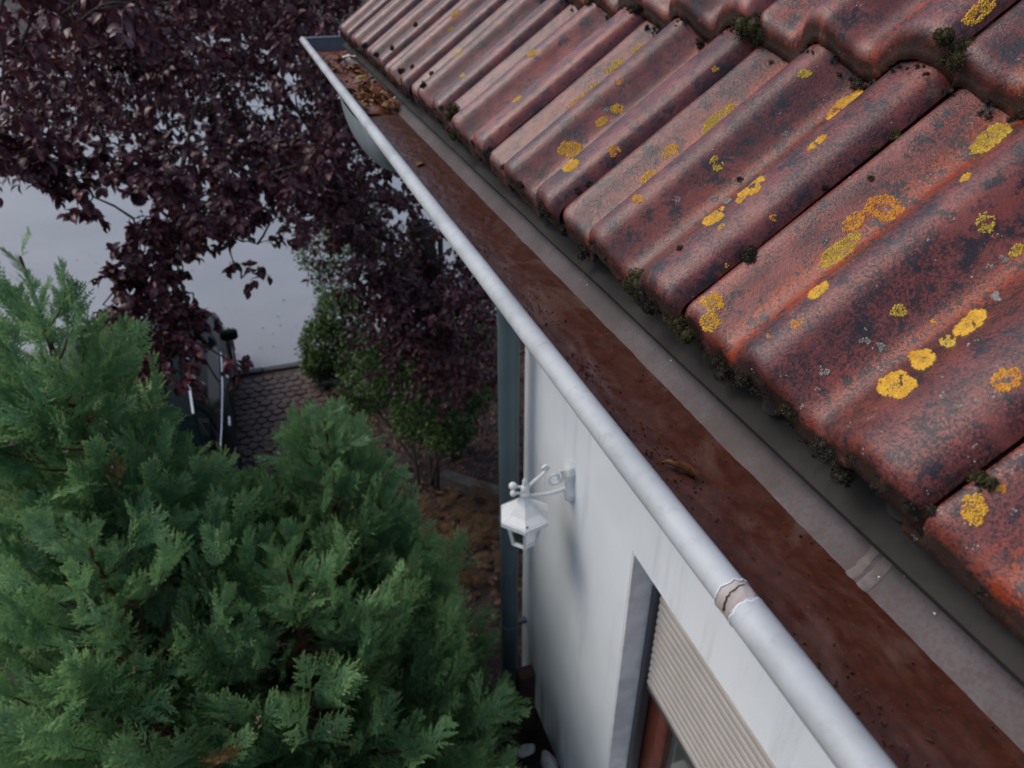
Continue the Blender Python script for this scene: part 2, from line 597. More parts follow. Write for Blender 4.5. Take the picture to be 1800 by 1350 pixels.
V, F = grid(-60, 60, 8.98, 46, 40, 24, lambda X, Y: STZ + .03 + 0 * X)
st = link('street', mesh('street', V, F), M['asphalt'])
tag(st, 'pale grey wet asphalt street beyond the garden', 'street', kind='structure')
kerb = empty('kerb', (0, 8.9, STZ))
tag(kerb, 'low concrete kerb between paved drive and street', 'kerb', kind='structure')
kb = MB().box((0, 0, 0), (.985, .11, .16), bev=.012)
kme = mesh('kerb_stone', np.concatenate(kb.V), kb.F, False); kme.materials.append(M['kerb'])
for k in range(-9, 10):
    o = link('kerb_stone', kme, None, kerb)
    o.matrix_basis = Matrix.Translation((k * 1.0 + .1, 8.91, STZ - .03 + .004 * (k % 3)))

drive = empty('driveway', (-1.5, 7, STZ))
tag(drive, 'red brown stone paved drive beside the parked car', 'driveway', kind='structure')
V, F = grid(-3.25, .32, 5.2, 8.85, 4, 4, lambda X, Y: STZ + .012 + 0 * X)
link('bedding', mesh('bedding', V, F), M['joint'], drive)
pav_meshes = []
for q in range(5):
    nseg = 7
    th = np.linspace(0, 2 * math.pi, nseg, endpoint=False) + q
    rr = (.112 + .013 * rng.standard_normal(nseg))
    out = np.stack([rr * np.cos(th), rr * np.sin(th) * .95], -1)
    VV, FF = [], []
    for s_, z_ in ((1, 0), (1, .040), (.93, .045)):
        VV += [(x * s_, y * s_, z_) for x, y in out]
    VV.append((0, 0, .048))
    for L in range(2):
        FF += [[L * nseg + k, L * nseg + (k + 1) % nseg, (L + 1) * nseg + (k + 1) % nseg, (L + 1) * nseg + k] for k in range(nseg)]
    FF += [[2 * nseg + k, 2 * nseg + (k + 1) % nseg, 3 * nseg] for k in range(nseg)]
    me = mesh('paver', VV, FF, False); me.materials.append(M['paver']); pav_meshes.append(me)
rest = []
for iy in range(29):
    for ix in range(28):
        x = -3.1 + ix * .125 + (iy % 2) * .06; y = 5.28 + iy * .122
        if y > 8.82: continue
        Mx = Matrix.Translation((x + rng.normal(0, .006), y + rng.normal(0, .006), STZ - .018 + rng.uniform(-.004, .004))) @ Matrix.Rotation(rng.uniform(0, 6.28), 4, 'Z') @ Matrix.Diagonal((.61, .61, 1, 1))
        if ix >= 18:
            o = link('paver', pav_meshes[(ix * 7 + iy * 3) % 5], None, drive); o.matrix_basis = Mx
        else: rest.append(Mx)
b_ = MB()
pv = np.empty(len(pav_meshes[0].vertices) * 3); pav_meshes[0].vertices.foreach_get('co', pv); pv = pv.reshape(-1, 3)
pf = [list(p.vertices) for p in pav_meshes[0].polygons]
for Mx in rest:
    A_ = np.array(Mx); b_.add(pv @ A_[:3, :3].T + A_[:3, 3], pf)
b_.build('pavers', M['paver'], drive)['kind'] = 'stuff'

# ------------------------------------------------------------------ house
XW, YC = .95, 2.585                        # front wall plane and its far corner
house = empty('house', (XW, YC, 0))
tag(house, 'white rendered house with wet red clay tile roof and shuttered window', 'house')
# wall with the window opening
OY1, OZ1, OZ0, OY0 = 1.536, CZ - 1.75, .55, .15
TH = .30
w = MB()
ZT = 3.66
w.box((XW + TH / 2, (OY1 + YC) / 2, ZT / 2 - .1), (TH, YC - OY1, ZT + .2))
w.box((XW + TH / 2, (OY0 - 7) / 2, ZT / 2 - .1), (TH, OY0 + 7, ZT + .2))
w.box((XW + TH / 2, (OY0 + OY1) / 2, (OZ1 + ZT) / 2), (TH, OY1 - OY0, ZT - OZ1))
w.box((XW + TH / 2, (OY0 + OY1) / 2, (OZ0 - .2) / 2), (TH, OY1 - OY0, OZ0 + .2))
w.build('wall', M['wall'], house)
# far gable wall
XR = 5.4
V = []
RZ = lambda x: 3.66 + (x - XW) * math.tan(R_(37.5))
for yy in (YC - .3, YC - .002):
    V += [(XW + TH, yy, -.2), (2 * XR - XW, yy, -.2), (2 * XR - XW, yy, RZ(XW)), (XR, yy, RZ(XR)), (XW + TH, yy, RZ(XW + TH) - .1)]
F = [(0, 1, 2, 3, 4), (9, 8, 7, 6, 5)] + [(k, k + 5, (k + 1) % 5 + 5, (k + 1) % 5) for k in range(5)]
link('gable_wall', mesh('gable_wall', V, F, False), M['wall'], house)

win = empty('window', (XW, (OY0 + OY1) / 2, OZ0), house)
win.matrix_parent_inverse = wmat(house).inverted()
rv = MB()                                   # grey reveal lining, 3 mm proud of the cut wall
rv.box((XW + .0555, OY1 - .004, (OZ0 + OZ1) / 2), (.107, .008, OZ1 - OZ0 - .004))
rv.box((XW + .0555, OY0 + .004, (OZ0 + OZ1) / 2), (.107, .008, OZ1 - OZ0 - .004))
rv.box((XW + .0555, (OY0 + OY1) / 2, OZ1 - .004), (.107, OY1 - OY0 - .018, .008))
rv.build('reveal', M['reveal'], win)
for yy in (OY1 - .026, OY0 + .026):
    MB().box((XW + .105, yy, (OZ0 + OZ1) / 2 - .005), (.038, .032, OZ1 - OZ0 - .012), bev=.004).build('guide_rail', M['rail'], win)
MB().box((XW + .06, (OY0 + OY1) / 2, OZ0 + .012), (.22, OY1 - OY0 - .02, .022), bev=.005).build('sill', M['reveal'], win)
fr = MB()
FX = XW + .175
fw = .085
fr.box((FX, OY1 - .012 - fw / 2, (OZ0 + OZ1) / 2), (.07, fw, OZ1 - OZ0 - .05), bev=.006)
fr.box((FX, OY0 + .012 + fw / 2, (OZ0 + OZ1) / 2), (.07, fw, OZ1 - OZ0 - .05), bev=.006)
fr.box((FX, (OY0 + OY1) / 2, OZ0 + .025 + fw / 2), (.068, OY1 - OY0 - .03 - 2 * fw, fw), bev=.006)
fr.box((FX, (OY0 + OY1) / 2, OZ1 - .03 - fw / 2), (.068, OY1 - OY0 - .03 - 2 * fw, fw), bev=.006)
fr.build('window_frame', M['wood_red'], win)
sa = MB()
sw = .062
y1, y0 = OY1 - .016 - fw, OY0 + .016 + fw
sa.box((FX - .014, y1 - sw / 2, (OZ0 + OZ1) / 2), (.058, sw, OZ1 - OZ0 - .25), bev=.008)
sa.box((FX - .014, y0 + sw / 2, (OZ0 + OZ1) / 2), (.058, sw, OZ1 - OZ0 - .25), bev=.008)
sa.box((FX - .014, (y0 + y1) / 2, OZ0 + .125 + sw / 2), (.056, y1 - y0 - 2 * sw - .004, sw), bev=.008)
sa.build('sash', M['wood_red'], win)
MB().box((FX - .004, (y0 + y1) / 2, (OZ0 + OZ1) / 2), (.012, y1 - y0 - 2 * sw + .01, OZ1 - OZ0 - .36)).build('pane', M['glass'], win)
shut = empty('roller_shutter', (XW + .105, (OY0 + OY1) / 2, OZ1), house)
shut.matrix_parent_inverse = wmat(house).inverted()
SP = .0372
prof = [(-.002, -SP / 2 + .0015), (-.0065, -SP / 2 + .006), (-.0085, -.004), (-.0085, .004), (-.006, SP / 2 - .006), (-.001, SP / 2 - .0015), (.005, SP / 2 - .0015), (.005, -SP / 2 + .0015)]
Ls = OY1 - OY0 - .096
V = [(x, -Ls / 2, z) for x, z in prof] + [(x, Ls / 2, z) for x, z in prof]
n = len(prof)
F = [(k, (k + 1) % n, (k + 1) % n + n, k + n) for k in range(n)] + [tuple(range(n))[::-1], tuple(range(n, 2 * n))]
sme = mesh('slat', V, F, False); sme.materials.append(M['slat'])
ZB = CZ - 2.43
k = 0
z = ZB + SP / 2
while z < OZ1 + .0:
    o = link('slat', sme, None, shut)
    o.matrix_basis = Matrix.Translation((XW + .108, (OY0 + OY1) / 2, z))
    z += SP
MB().box((XW + .108, (OY0 + OY1) / 2, ZB - .012), (.014, Ls, .022), bev=.003).build('bottom_rail', M['rail'], shut)

# ---- roof: every tile is a piece of its own
roof = empty('roof', (.352, 1, CZ - .3), house)
roof.matrix_parent_inverse = wmat(house).inverted()
AL = R_(35.2)
Sdir = np.array([math.cos(AL), 0, math.sin(AL)]); Ndir = np.array([-math.sin(AL), 0, math.cos(AL)]); Wdir = np.array([0, -1.0, 0])
AH, TW, GA, LIFT = .038, .3015, .326, .030
kp = np.array([(-.016, .22), (-.002, .22), (.0025, .30), (.0055, .52), (.010, .57), (.02, .50), (.038, .26), (.056, .05), (.068, .03), (.082, .28), (.099, .76), (.115, .98), (.125, 1.0), (.139, .88), (.157, .44), (.174, .08), (.185, .0),
               (.199, .10), (.219, .52), (.240, .90), (.257, 1.02), (.273, 1.02), (.285, .94), (.292, .82), (.297, .64), (.3003, .44)])


def prof_z(u):
    x, y = kp[:, 0], kp[:, 1]
    d = np.gradient(y, x)
    i = np.clip(np.searchsorted(x, u) - 1, 0, len(x) - 2)
    h = x[i + 1] - x[i]; t = np.clip((u - x[i]) / h, 0, 1)
    return (2 * t**3 - 3 * t**2 + 1) * y[i] + (t**3 - 2 * t**2 + t) * h * d[i] + (-2 * t**3 + 3 * t**2) * y[i + 1] + (t**3 - t**2) * h * d[i + 1]


def make_tile(seed):
    rs = np.random.default_rng(seed)
    us = np.unique(np.concatenate([np.linspace(-.016, .014, 13), np.linspace(.014, .285, 62), np.linspace(.285, .3003, 9)]))
    rl = .015
    th = np.linspace(0, math.pi / 2, 7)
    rows = []                               # (v, dz)
    rows += [(.055, -.022), (.0, -.031), (-.004, -.0305), (-.006, -.028), (-.003, -.021)]
    rows += [(rl - rl * math.cos(t), -rl + rl * math.sin(t)) for t in th]
    rows += [(v, 0.0) for v in np.concatenate([np.linspace(.02, .335, 36), [.36, .40]])]
    V, uv, tr, rim = [], [], [], []
    ph = rs.uniform(0, 50)
    for v, dz in rows:
        z = prof_z(us) * AH
        # the moulding softens at the front lip; slight hand-pressed unevenness
        wob = np.array([nz((u * 18 + ph, v * 9, ph)) for u in us]) * .0011
        lip = np.array([nz((u * 60 + ph, 3.1, ph)) for u in us]) * .0028 * (1 if v < .03 else 0)
        V.append(np.stack([us, np.full_like(us, v) + lip, z + dz + wob], -1))
        uv.append(np.stack([us, np.full_like(us, v)], -1))
        t1 = np.exp(-((us - .066) / .026) ** 2) * 1.0 + np.exp(-((us - .188) / .022) ** 2) * .6
        tr.append(t1 * (.62 + .38 * np.clip((v - .0) / .3, 0, 1)))
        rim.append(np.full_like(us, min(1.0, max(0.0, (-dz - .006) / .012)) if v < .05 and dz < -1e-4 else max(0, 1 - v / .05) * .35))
    V = np.concatenate(V); uv = np.concatenate(uv)
    nu, nv = len(us), len(rows)
    i = np.arange((nu - 1) * (nv - 1)); r, c = i // (nu - 1), i % (nu - 1)
    a = r * nu + c
    F = np.stack([a, a + 1, a + nu + 1, a + nu], -1)
    me = mesh('roof_tile', V, F)
    attr(me, 'trough', np.concatenate(tr)); attr(me, 'rim', np.concatenate(rim))
    lay = me.uv_layers.new(name='uv')
    li = np.empty(len(me.loops), np.int32); me.loops.foreach_get('vertex_index', li)
    lay.data.foreach_set('uv', uv[li].astype(np.float32).ravel())
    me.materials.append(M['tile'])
    return me, V, F


RAISE = .007
tiles = [make_tile(s) for s in (1, 2, 3)]
bv_v, bv_f, nb = [], [], 0
K0, K1 = -5, 9
YJ0 = .2460
for row in range(9):
    for k in range(K0, K1 + 1):
        me, TV, TF = tiles[(k * 5 + row * 3) % 3]
        Oc = np.array([.352, YJ0 + TW * k, CZ - .30]) - AH * Ndir + row * (GA * Sdir) + row * (LIFT * Ndir * 0.0)
        # every course lies on the one below: same pitch, lifted by the tile thickness over the gauge
        Oc = np.array([.352, YJ0 + TW * k, CZ - .30]) - AH * Ndir + row * (GA * Sdir + LIFT * Ndir)
        Oc = Oc + Ndir * RAISE + Sdir * (rng.normal(0, .003) - .006) + Wdir * rng.normal(0, .0012) + Ndir * rng.normal(0, .0012)
        rot = Matrix.Rotation(rng.normal(0, .006), 3, Vector(Ndir)) @ Matrix.Rotation(rng.normal(0, .004), 3, Vector(Wdir))
        rot = np.array(rot)
        Mx = basis(Oc, rot @ Wdir, rot @ Sdir, rot @ Ndir)
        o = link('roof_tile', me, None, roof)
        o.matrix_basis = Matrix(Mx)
        if row < 3:
            bv_v.append(TV @ Mx[:3, :3].T + Mx[:3, 3]); bv_f.append(TF + nb); nb += len(TV)
BV = BVHTree.FromPolygons(np.concatenate(bv_v).tolist(), np.concatenate(bv_f).tolist())


def hit(u, v):
    d = Vector(unit(ray(u, v)))
    loc, nor, idx, dist = BV.ray_cast(Vector(CAM), d)
    if loc is None: return None, None
    return np.array(loc), np.array(nor)


# roof deck below the tiles, both slopes
PD = math.atan2(GA * math.sin(AL) + LIFT * math.cos(AL), GA * math.cos(AL) - LIFT * math.sin(AL))
YE = YJ0 + TW * K1 - .0
s0 = np.array([.50, 0, CZ - .335]); dd = np.array([math.cos(PD), 0, math.sin(PD)])
Lr = (XR - s0[0]) / dd[0]
V = []
for yy in (-6.0, YE - .02):
    for t_, o_ in ((0, 0), (Lr, 0), (Lr, -.05), (0, -.05)):
        p = s0 + dd * t_ + np.array([0, 0, o_]); V.append((p[0], yy, p[2]))
F = [(0, 1, 2, 3), (7, 6, 5, 4)] + [(k, k + 4, (k + 1) % 4 + 4, (k + 1) % 4) for k in range(4)]
link('underlay', mesh('underlay', V, F, False), M['deck'], roof)
pk = s0 + dd * Lr
V = []
for yy in (-6.0, YE - .02):
    for q in ((pk[0] + .003, pk[2]), (2 * XR - s0[0], s0[2]), (2 * XR - s0[0], s0[2] - .05), (pk[0] + .003, pk[2] - .05)):
        V.append((q[0], yy, q[1]))
link('rear_slope', mesh('rear_slope', V, F, False), M['deck'], roof)
MB().box((.55, (YE - 6) / 2, CZ - .43), (.024, YE + 5.9, .13)).build('fascia', M['wood_dark'], house)
MB().box((.76, (YE - 6) / 2, CZ - .485), (.385, YE + 5.9, .018)).build('soffit', M['wood_dark'], house)

# drip sheet under the tiles
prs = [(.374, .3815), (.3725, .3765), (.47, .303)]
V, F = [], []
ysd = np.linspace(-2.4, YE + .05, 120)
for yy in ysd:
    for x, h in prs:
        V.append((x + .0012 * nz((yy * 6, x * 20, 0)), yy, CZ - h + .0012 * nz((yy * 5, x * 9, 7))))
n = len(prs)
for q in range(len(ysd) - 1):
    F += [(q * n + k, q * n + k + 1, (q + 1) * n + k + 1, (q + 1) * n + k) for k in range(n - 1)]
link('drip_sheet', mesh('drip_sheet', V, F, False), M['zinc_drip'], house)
# thin round-ended discs under the tile edge, one per wave
discs = empty('eave_discs', (.40, 0, CZ - .34), house)
discs.matrix_parent_inverse = wmat(house).inverted()
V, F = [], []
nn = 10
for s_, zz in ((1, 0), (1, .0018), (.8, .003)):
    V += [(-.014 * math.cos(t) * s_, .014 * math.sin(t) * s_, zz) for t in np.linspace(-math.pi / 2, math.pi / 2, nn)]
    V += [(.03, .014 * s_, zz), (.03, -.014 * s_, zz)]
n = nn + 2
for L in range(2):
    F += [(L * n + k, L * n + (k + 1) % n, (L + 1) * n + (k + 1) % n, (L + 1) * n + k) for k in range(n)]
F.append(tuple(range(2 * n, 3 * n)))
cme = mesh('eave_disc', V, F, False); cme.materials.append(M['discs'])
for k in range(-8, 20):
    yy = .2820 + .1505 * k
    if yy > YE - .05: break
    o = link('eave_disc', cme, None, discs)
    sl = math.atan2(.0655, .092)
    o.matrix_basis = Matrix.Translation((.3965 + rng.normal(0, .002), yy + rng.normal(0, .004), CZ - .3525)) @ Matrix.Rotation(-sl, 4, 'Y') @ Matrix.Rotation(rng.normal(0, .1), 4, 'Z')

# ------------------------------------------------------------------ rain gutter
BX, BH, BR = .2376, .36, .0115
GCX, GR = BX + .0119 + .074, .075
GY0, GY1, YS = -2.2, 3.07, .2535
gut = empty('rain_gutter', (GCX, GY1, CZ - BH))
tag(gut, 'half round zinc rain gutter with rolled pale front bead along the eave', 'gutter')
ang = np.linspace(math.pi * 1.0, 2 * math.pi + .06, 26)
ysg = np.concatenate([np.linspace(GY0, .6, 60), np.linspace(.63, GY1, 70)])


def trough(off):
    V = []
    for yy in ysg:
        for t in ang:
            r = GR + off + .0003 * nz((yy * 9, t * 2, 1))
            V.append((GCX + r * math.cos(t), yy, CZ - BH + r * math.sin(t)))
    return V


Vi = trough(0); n = len(ang)
Vo = trough(.0016)
Fi = [(q * n + k + 1, q * n + k, (q + 1) * n + k, (q + 1) * n + k + 1) for q in range(len(ysg) - 1) for k in range(n - 1)]
Fo = [tuple(x + len(Vi) for x in f[::-1]) for f in Fi]
tm = mesh('trough', Vi + Vo, Fi + Fo)
SH = .418
silt_at = np.array([max(0, 1 - max(0, (v[2] - (CZ - SH)) / .045)) for v in Vi + Vo])
attr(tm, 'silt', silt_at)
link('trough', tm, M['zinc_in'], gut)
# bead in two lengths; the near one slides over the far one at the seam


def bead(y0, y1, r, nseg, seed):
    b = MB()
    yy = np.linspace(y0, y1, nseg)
    pts = np.stack([BX + .0009 * np.array([nz((y * 3, seed, 0)) for y in yy]), yy, CZ - BH + .0009 * np.array([nz((y * 3, seed, 5)) for y in yy])], -1)
    rr = r * (1 + .012 * np.array([nz((y * 20, seed, 9)) for y in yy]))
    return b.tube(pts, rr, 28)


bead(YS + .006, GY1, BR, 120, 1.3).build('bead', M['zinc_out'], gut, True)
bead(GY0, YS - .007, BR * 1.07, 60, 4.4).build('bead', M['zinc_out'], gut, True)


def ragged_sleeve(y0, y1, r, amp, seed, nseg=40, ny=12, wob=.0004):
    V, F = [], []
    for j in range(ny):
        for k in range(nseg):
            t = 2 * math.pi * k / nseg
            a = y0 + amp * nz((math.cos(t) * 4.5 + seed, math.sin(t) * 4.5, seed)) * 1.4
            b = y1 + amp * nz((math.cos(t) * 4.5 - seed, math.sin(t) * 4.5, seed * 2)) * 1.4
            s = j / (ny - 1)
            rr = r + wob * nz((math.cos(t) * 6, math.sin(t) * 6, s * 9 + seed)) * 2
            if j in (0, ny - 1): rr -= .0016
            V.append((BX + rr * math.cos(t), a + (b - a) * s, CZ - BH + rr * math.sin(t)))
    F = [(j * nseg + k, j * nseg + (k + 1) % nseg, (j + 1) * nseg + (k + 1) % nseg, (j + 1) * nseg + k) for j in range(ny - 1) for k in range(nseg)]
    return V, F


V, F = ragged_sleeve(YS - .0085, YS + .0085, BR * 1.05, .0016, 2.2)
seam = link('seam_sealant', mesh('seam_sealant', V, F), M['sealant'], gut)
seam['label'] = 'cracked beige sealant over the bead joint'
for yc, sd_ in ((YS + .0085, 3.7), (YS - .0085, 8.1)):
    pts = []
    for k in range(33):
        t = 2 * math.pi * k / 32
        pts.append((BX + BR * 1.06 * math.cos(t), yc + .0016 * 1.4 * nz((math.cos(t) * 4.5 + (2.2 if yc < YS else -2.2), math.sin(t) * 4.5, 2.2 if yc < YS else 4.4)), CZ - BH + BR * 1.06 * math.sin(t)))
    MB().tube(pts, .0005, 6, False).build('sealant_edge', M['white_edge'], gut, True)
pts = []
for k in range(15):
    t = R_(70 + 110 * k / 14)
    pts.append((BX + BR * 1.075 * math.cos(t), YS + .004 - .0004 * k + .0016 * nz((k * .8, 3.3, 1.7)), CZ - BH + BR * 1.075 * math.sin(t)))
MB().tube(pts, np.linspace(.0003, .0008, 15), 5).build('crack', M['crack'], gut, True)
# seam strip on the back wall of the trough
for off, wdt, sd_ in ((-.006, .010, 1.0), (.0065, .008, 6.0)):
    V, F = [], []
    aa = np.linspace(2 * math.pi - .93, 2 * math.pi - .18, 16)
    for i_, t in enumerate(aa):
        for j in range(4):
            yy = YS + .03 + off + (j / 3 - .5) * wdt * (1 + .5 * nz((t * 14, j * 1.7, sd_))) + .002 * nz((t * 9, sd_, 0))
            r = GR - .0003 - (.0007 if j in (1, 2) else 0) - .0002 * nz((t * 30, j, sd_))
            V.append((GCX + r * math.cos(t), yy, CZ - BH + r * math.sin(t)))
    F = [(i_ * 4 + j, i_ * 4 + j + 1, (i_ + 1) * 4 + j + 1, (i_ + 1) * 4 + j) for i_ in range(15) for j in range(3)]
    link('seam_strip', mesh('seam_strip', V, F), M['seal_grey'], gut)
# end cap
V = [(GCX + (GR + .001) * math.cos(t), GY1 + .001, CZ - BH + (GR + .001) * math.sin(t)) for t in np.linspace(math.pi, 2 * math.pi, 20)]
V += [(x, y + .004, z) for x, y, z in V]
n = 20
F = [tuple(range(n)), tuple(range(2 * n - 1, n - 1, -1))] + [(k, k + n, k + n + 1, k + 1) for k in range(n - 1)] + [(n - 1, 2 * n - 1, n, 0)]
link('end_cap', mesh('end_cap', V, F, False), M['funnel'], gut)
MB().tube([(GCX - GR - .006, GY1 + .004, CZ - BH + .004), (GCX + GR, GY1 + .004, CZ - BH + .004)], .0055, 8).build('end_cap_rim', M['funnel'], gut, True)
# hung-in outlet funnel: wider than the trough, belly visible in front of the bead
FYC = 1.84
V, F = [], []
nt, nv = 18, 31
for j in range(nv):
    q = -1 + 2 * j / (nv - 1)
    bl_ = max(0.0, 1 - abs(q) ** 2.3) ** .8
    for k in range(nt):
        t = math.pi + (math.pi / 2) * k / (nt - 1)
        e = math.sin((math.pi / 2) * k / (nt - 1))
        V.append((GCX + (GR + .0025 + .030 * bl_ * (.35 + .65 * e)) * math.cos(t) - .012 * bl_ * (1 - e), FYC + .28 * q, CZ - BH - .006 + (GR + .0025 + .055 * bl_) * math.sin(t)))
F = [(j * nt + k, (j + 1) * nt + k, (j + 1) * nt + k + 1, j * nt + k + 1) for j in range(nv - 1) for k in range(nt - 1)]
link('outlet_funnel', mesh('outlet_funnel', V, F), M['funnel'], gut)
for yy in (-1.3, -.55, 1.05, 1.75, 2.65):
    b = MB()
    tt = np.linspace(math.pi, 2 * math.pi, 14)
    pts = [(GCX + (GR + .006) * math.cos(t), yy, CZ - BH + (GR + .006) * math.sin(t)) for t in tt]
    pts += [(GCX + GR + .03, yy, CZ - BH + .03), (GCX + GR + .12, yy, CZ - BH + .06)]
    b.tube(pts, .004, 6)
    b.build('bracket', M['funnel'], gut, True)

# silt in the trough
ysl = np.linspace(GY0 + .05, 2.06, 420)
V, F = [], []
ncol = 26
for yy in ysl:
    hw = math.sqrt(GR**2 - (SH - BH) ** 2) + .004
    for k in range(ncol):
        x = GCX - hw + 2 * hw * k / (ncol - 1)
        z = CZ - SH + .0007 * nz((x * 30, yy * 16, 2)) + (.0016 * nz((x * 110, yy * 80, 3)) + .0012 * nz((x * 260, yy * 260, 4))) * min(1, max(.12, (GCX + hw - x) / .02))
        V.append((x, yy, z))
F = np.array([(q * ncol + k, q * ncol + k + 1, (q + 1) * ncol + k + 1, (q + 1) * ncol + k) for q in range(len(ysl) - 1) for k in range(ncol - 1)])
o = link('gutter_silt', mesh('gutter_silt', V, F), M['silt'])
tag(o, 'wet reddish brown silt filling the bottom of the gutter', 'silt', kind='stuff')
# crumbs of dirt on it
TV = np.array([(1, 0, 0), (-.5, .87, 0), (-.5, -.87, 0), (0, 0, .9), (.2, .1, -.7)]); TF = np.array([(0, 1, 3), (1, 2, 3), (2, 0, 3), (1, 0, 4), (2, 1, 4), (0, 2, 4)])
Ms = []
for q in range(750):
    cl = rng.random() < .55
    yy = rng.uniform(-.1, 2.0)
    x = GCX + rng.uniform(-.046, .044)
    if cl:
        yy = rng.choice([.165, .21, .42, .47, .52, .62, .64, .78, .82, 1.02, 1.35]) + rng.normal(0, .022)
        x = GCX + rng.normal(-.022, .012)
    s = rng.uniform(.0005, .0017) * (1.5 if rng.random() < .08 else 1)
    Rm = np.array(Matrix.Rotation(rng.uniform(0, 6.28), 3, Vector(unit(rng.standard_normal(3)))))
    Ms.append(basis((np.clip(x, GCX - .047, GCX + .046), yy, CZ - SH + .0012), *(Rm.T), s))
V, F = scatter(TV, TF, Ms)
o = link('silt_crumbs', mesh('silt_crumbs', V, F, False), M['crumb'])
tag(o, 'dark crumbs of dirt and grit on the gutter silt', 'grit', kind='stuff')

Ms = []
for q in range(34):
    yc_, wd_ = ((.56, .035), (.545, .02), (.30, .05), (.85, .06), (.40, .2))[q % 5]
    t = 2 * math.pi - rng.uniform(.22, .42 if q % 5 < 2 else .7); yy = yc_ + rng.normal(0, wd_)
    p = np.array([GCX + (GR - .0008) * math.cos(t), yy, CZ - BH + (GR - .0008) * math.sin(t)])
    n_ = unit(np.array([-math.cos(t), 0, -math.sin(t)])); fx = np.array([0, 1.0, 0]); s = rng.uniform(.0005, .0013)
    Ms.append(basis(p, fx * s * rng.uniform(.6, 1.8), np.cross(n_, fx) * s, n_ * s * .4))
V, F = scatter(TV, TF, Ms)
o = link('paint_flakes', mesh('paint_flakes', V, F, False), M['white_edge'])
tag(o, 'tiny white flakes stuck to the back wall of the gutter', 'flakes', kind='stuff')

# ------------------------------------------------------------------ leaves lying in the gutter


def leaf_template(n=7, width=.5, fold=.18, curl=.25, tipy=1.0):
    """one leaf along +x, unit length: two rows either side of the midrib"""
    V, F = [], []
    for i_ in range(n):
        s = i_ / (n - 1)
        wv = width * .5 * (math.sin(math.pi * s ** .85) ** .8 if 0 < s < 1 else 0.0)
        z = -curl * (s - .4) ** 2 * 1.2
        V += [(s, -wv, z + fold * wv), (s, 0, z), (s, wv, z + fold * wv)]
    for i_ in range(n - 1):
        a = i_ * 3
        F += [(a, a + 3, a + 4, a + 1), (a + 1, a + 4, a + 5, a + 2)]
    return np.array(V), np.array(F)


def crisp_leaf(name, c, length, yaw, pitch, roll, m, curl=.9, fold=.7, width=.5, seed=0, th=.0006):
    TV, _ = leaf_template(11, width, fold, curl)
    TV = TV.copy()
    for q in range(len(TV)):
        TV[q, 2] += .07 * nz((TV[q, 0] * 5 + seed, TV[q, 1] * 9, seed)) * (1 if abs(TV[q, 1]) > 1e-6 else .3)
        TV[q, 1] += .03 * nz((TV[q, 0] * 9, seed, TV[q, 1] * 4))
    Rm = np.array((Matrix.Rotation(yaw, 3, 'Z') @ Matrix.Rotation(pitch, 3, 'Y') @ Matrix.Rotation(roll, 3, 'X')))
    TV[:, 0] -= .5
    P = (TV * length) @ Rm.T
    _, TFf = leaf_template(11)
    me = mesh(name, P + np.asarray(c), TFf)
    me.materials.append(m)
    o = bpy.data.objects.new(name, me); COL.objects.link(o)
    return o


SZ = CZ - SH
o = crisp_leaf('fallen_leaf', (GCX - .014, .438, SZ + .006), .038, R_(118), .0, 1.1, M['dryleaf'], .05, 1.0, .30, 3)
tag(o, 'single rolled brown leaf on the silt, nearest leaf in the gutter', 'leaf')
o = crisp_leaf('fallen_leaf', (GCX - .010, 1.50, SZ + .004), .036, R_(60), 0, .2, M['dryleaf'], .3, .5, .55, 5)
tag(o, 'small flat tan leaf alone on the silt before the leaf pile', 'leaf')
G_ = 'dry leaves piled in the far end of the gutter'
for q in range(130):
    grp = rng.random()
    if grp < .42: yy = rng.normal(2.12, .07); x = GCX + rng.uniform(-.045, .05); m = M['dryleaf']
    elif grp < .72: yy = rng.uniform(2.16, 2.75); x = GCX + rng.uniform(-.06, .055); m = M['dryred']
    else: yy = rng.normal(2.78, .10); x = GCX + rng.uniform(-.05, .05); m = M['dryleaf'] if rng.random() < .6 else M['dryred']
    yy = float(np.clip(yy, 2.0, 3.02))
    z = SZ + rng.uniform(.006, .032)
    o = crisp_leaf('fallen_leaf', (x, yy, z), rng.uniform(.024, .044), rng.uniform(0, 6.28), rng.normal(0, .5), rng.normal(0, .6), m, rng.uniform(.2, 1.1), rng.uniform(.2, 1.2), rng.uniform(.45, .62), q)
    if m is M['dryleaf']: tag(o, 'curled tan dry leaf in the pile at the far gutter end', 'leaf', G_ + ', tan')
    else: tag(o, 'dark maroon dry leaf in the pile at the far gutter end', 'leaf', G_ + ', maroon')
V, F = grid(GCX - .068, GCX + .066, 1.985, 3.06, 16, 120, lambda X, Y: np.full_like(X, SZ))
V[:, 2] += np.array([.016 * min(1, (v[1] - 1.985) / .06) + .012 * nz((v[0] * 30, v[1] * 22, 1)) + .006 * nz((v[0] * 90, v[1] * 90, 3)) for v in V])
o = link('leaf_mulch', mesh('leaf_mulch', V, F), M['dryred'])
tag(o, 'rotting maroon leaf mulch under the leaf pile in the gutter', 'leaf mulch', kind='stuff')
o = crisp_leaf('fallen_leaf', (GCX + .012, 2.31, SZ + .042), .05, R_(10), 0, 0, M['yleaf'], .3, .4, .5, 44)
tag(o, 'yellow green leaf on top of the pile in the gutter', 'leaf')
ft = empty('feather', (GCX + .005, 2.58, SZ + .06))
tag(ft, 'small white feathery tuft with thin strands on the gutter leaves', 'feather')
crisp = crisp_leaf('vane', (GCX + .012, 2.56, SZ + .066), .052, R_(15), 0, 0, M['fluff'], .2, .3, .32, 9)
crisp.parent = ft; crisp.matrix_parent_inverse = wmat(ft).inverted()
b = MB()
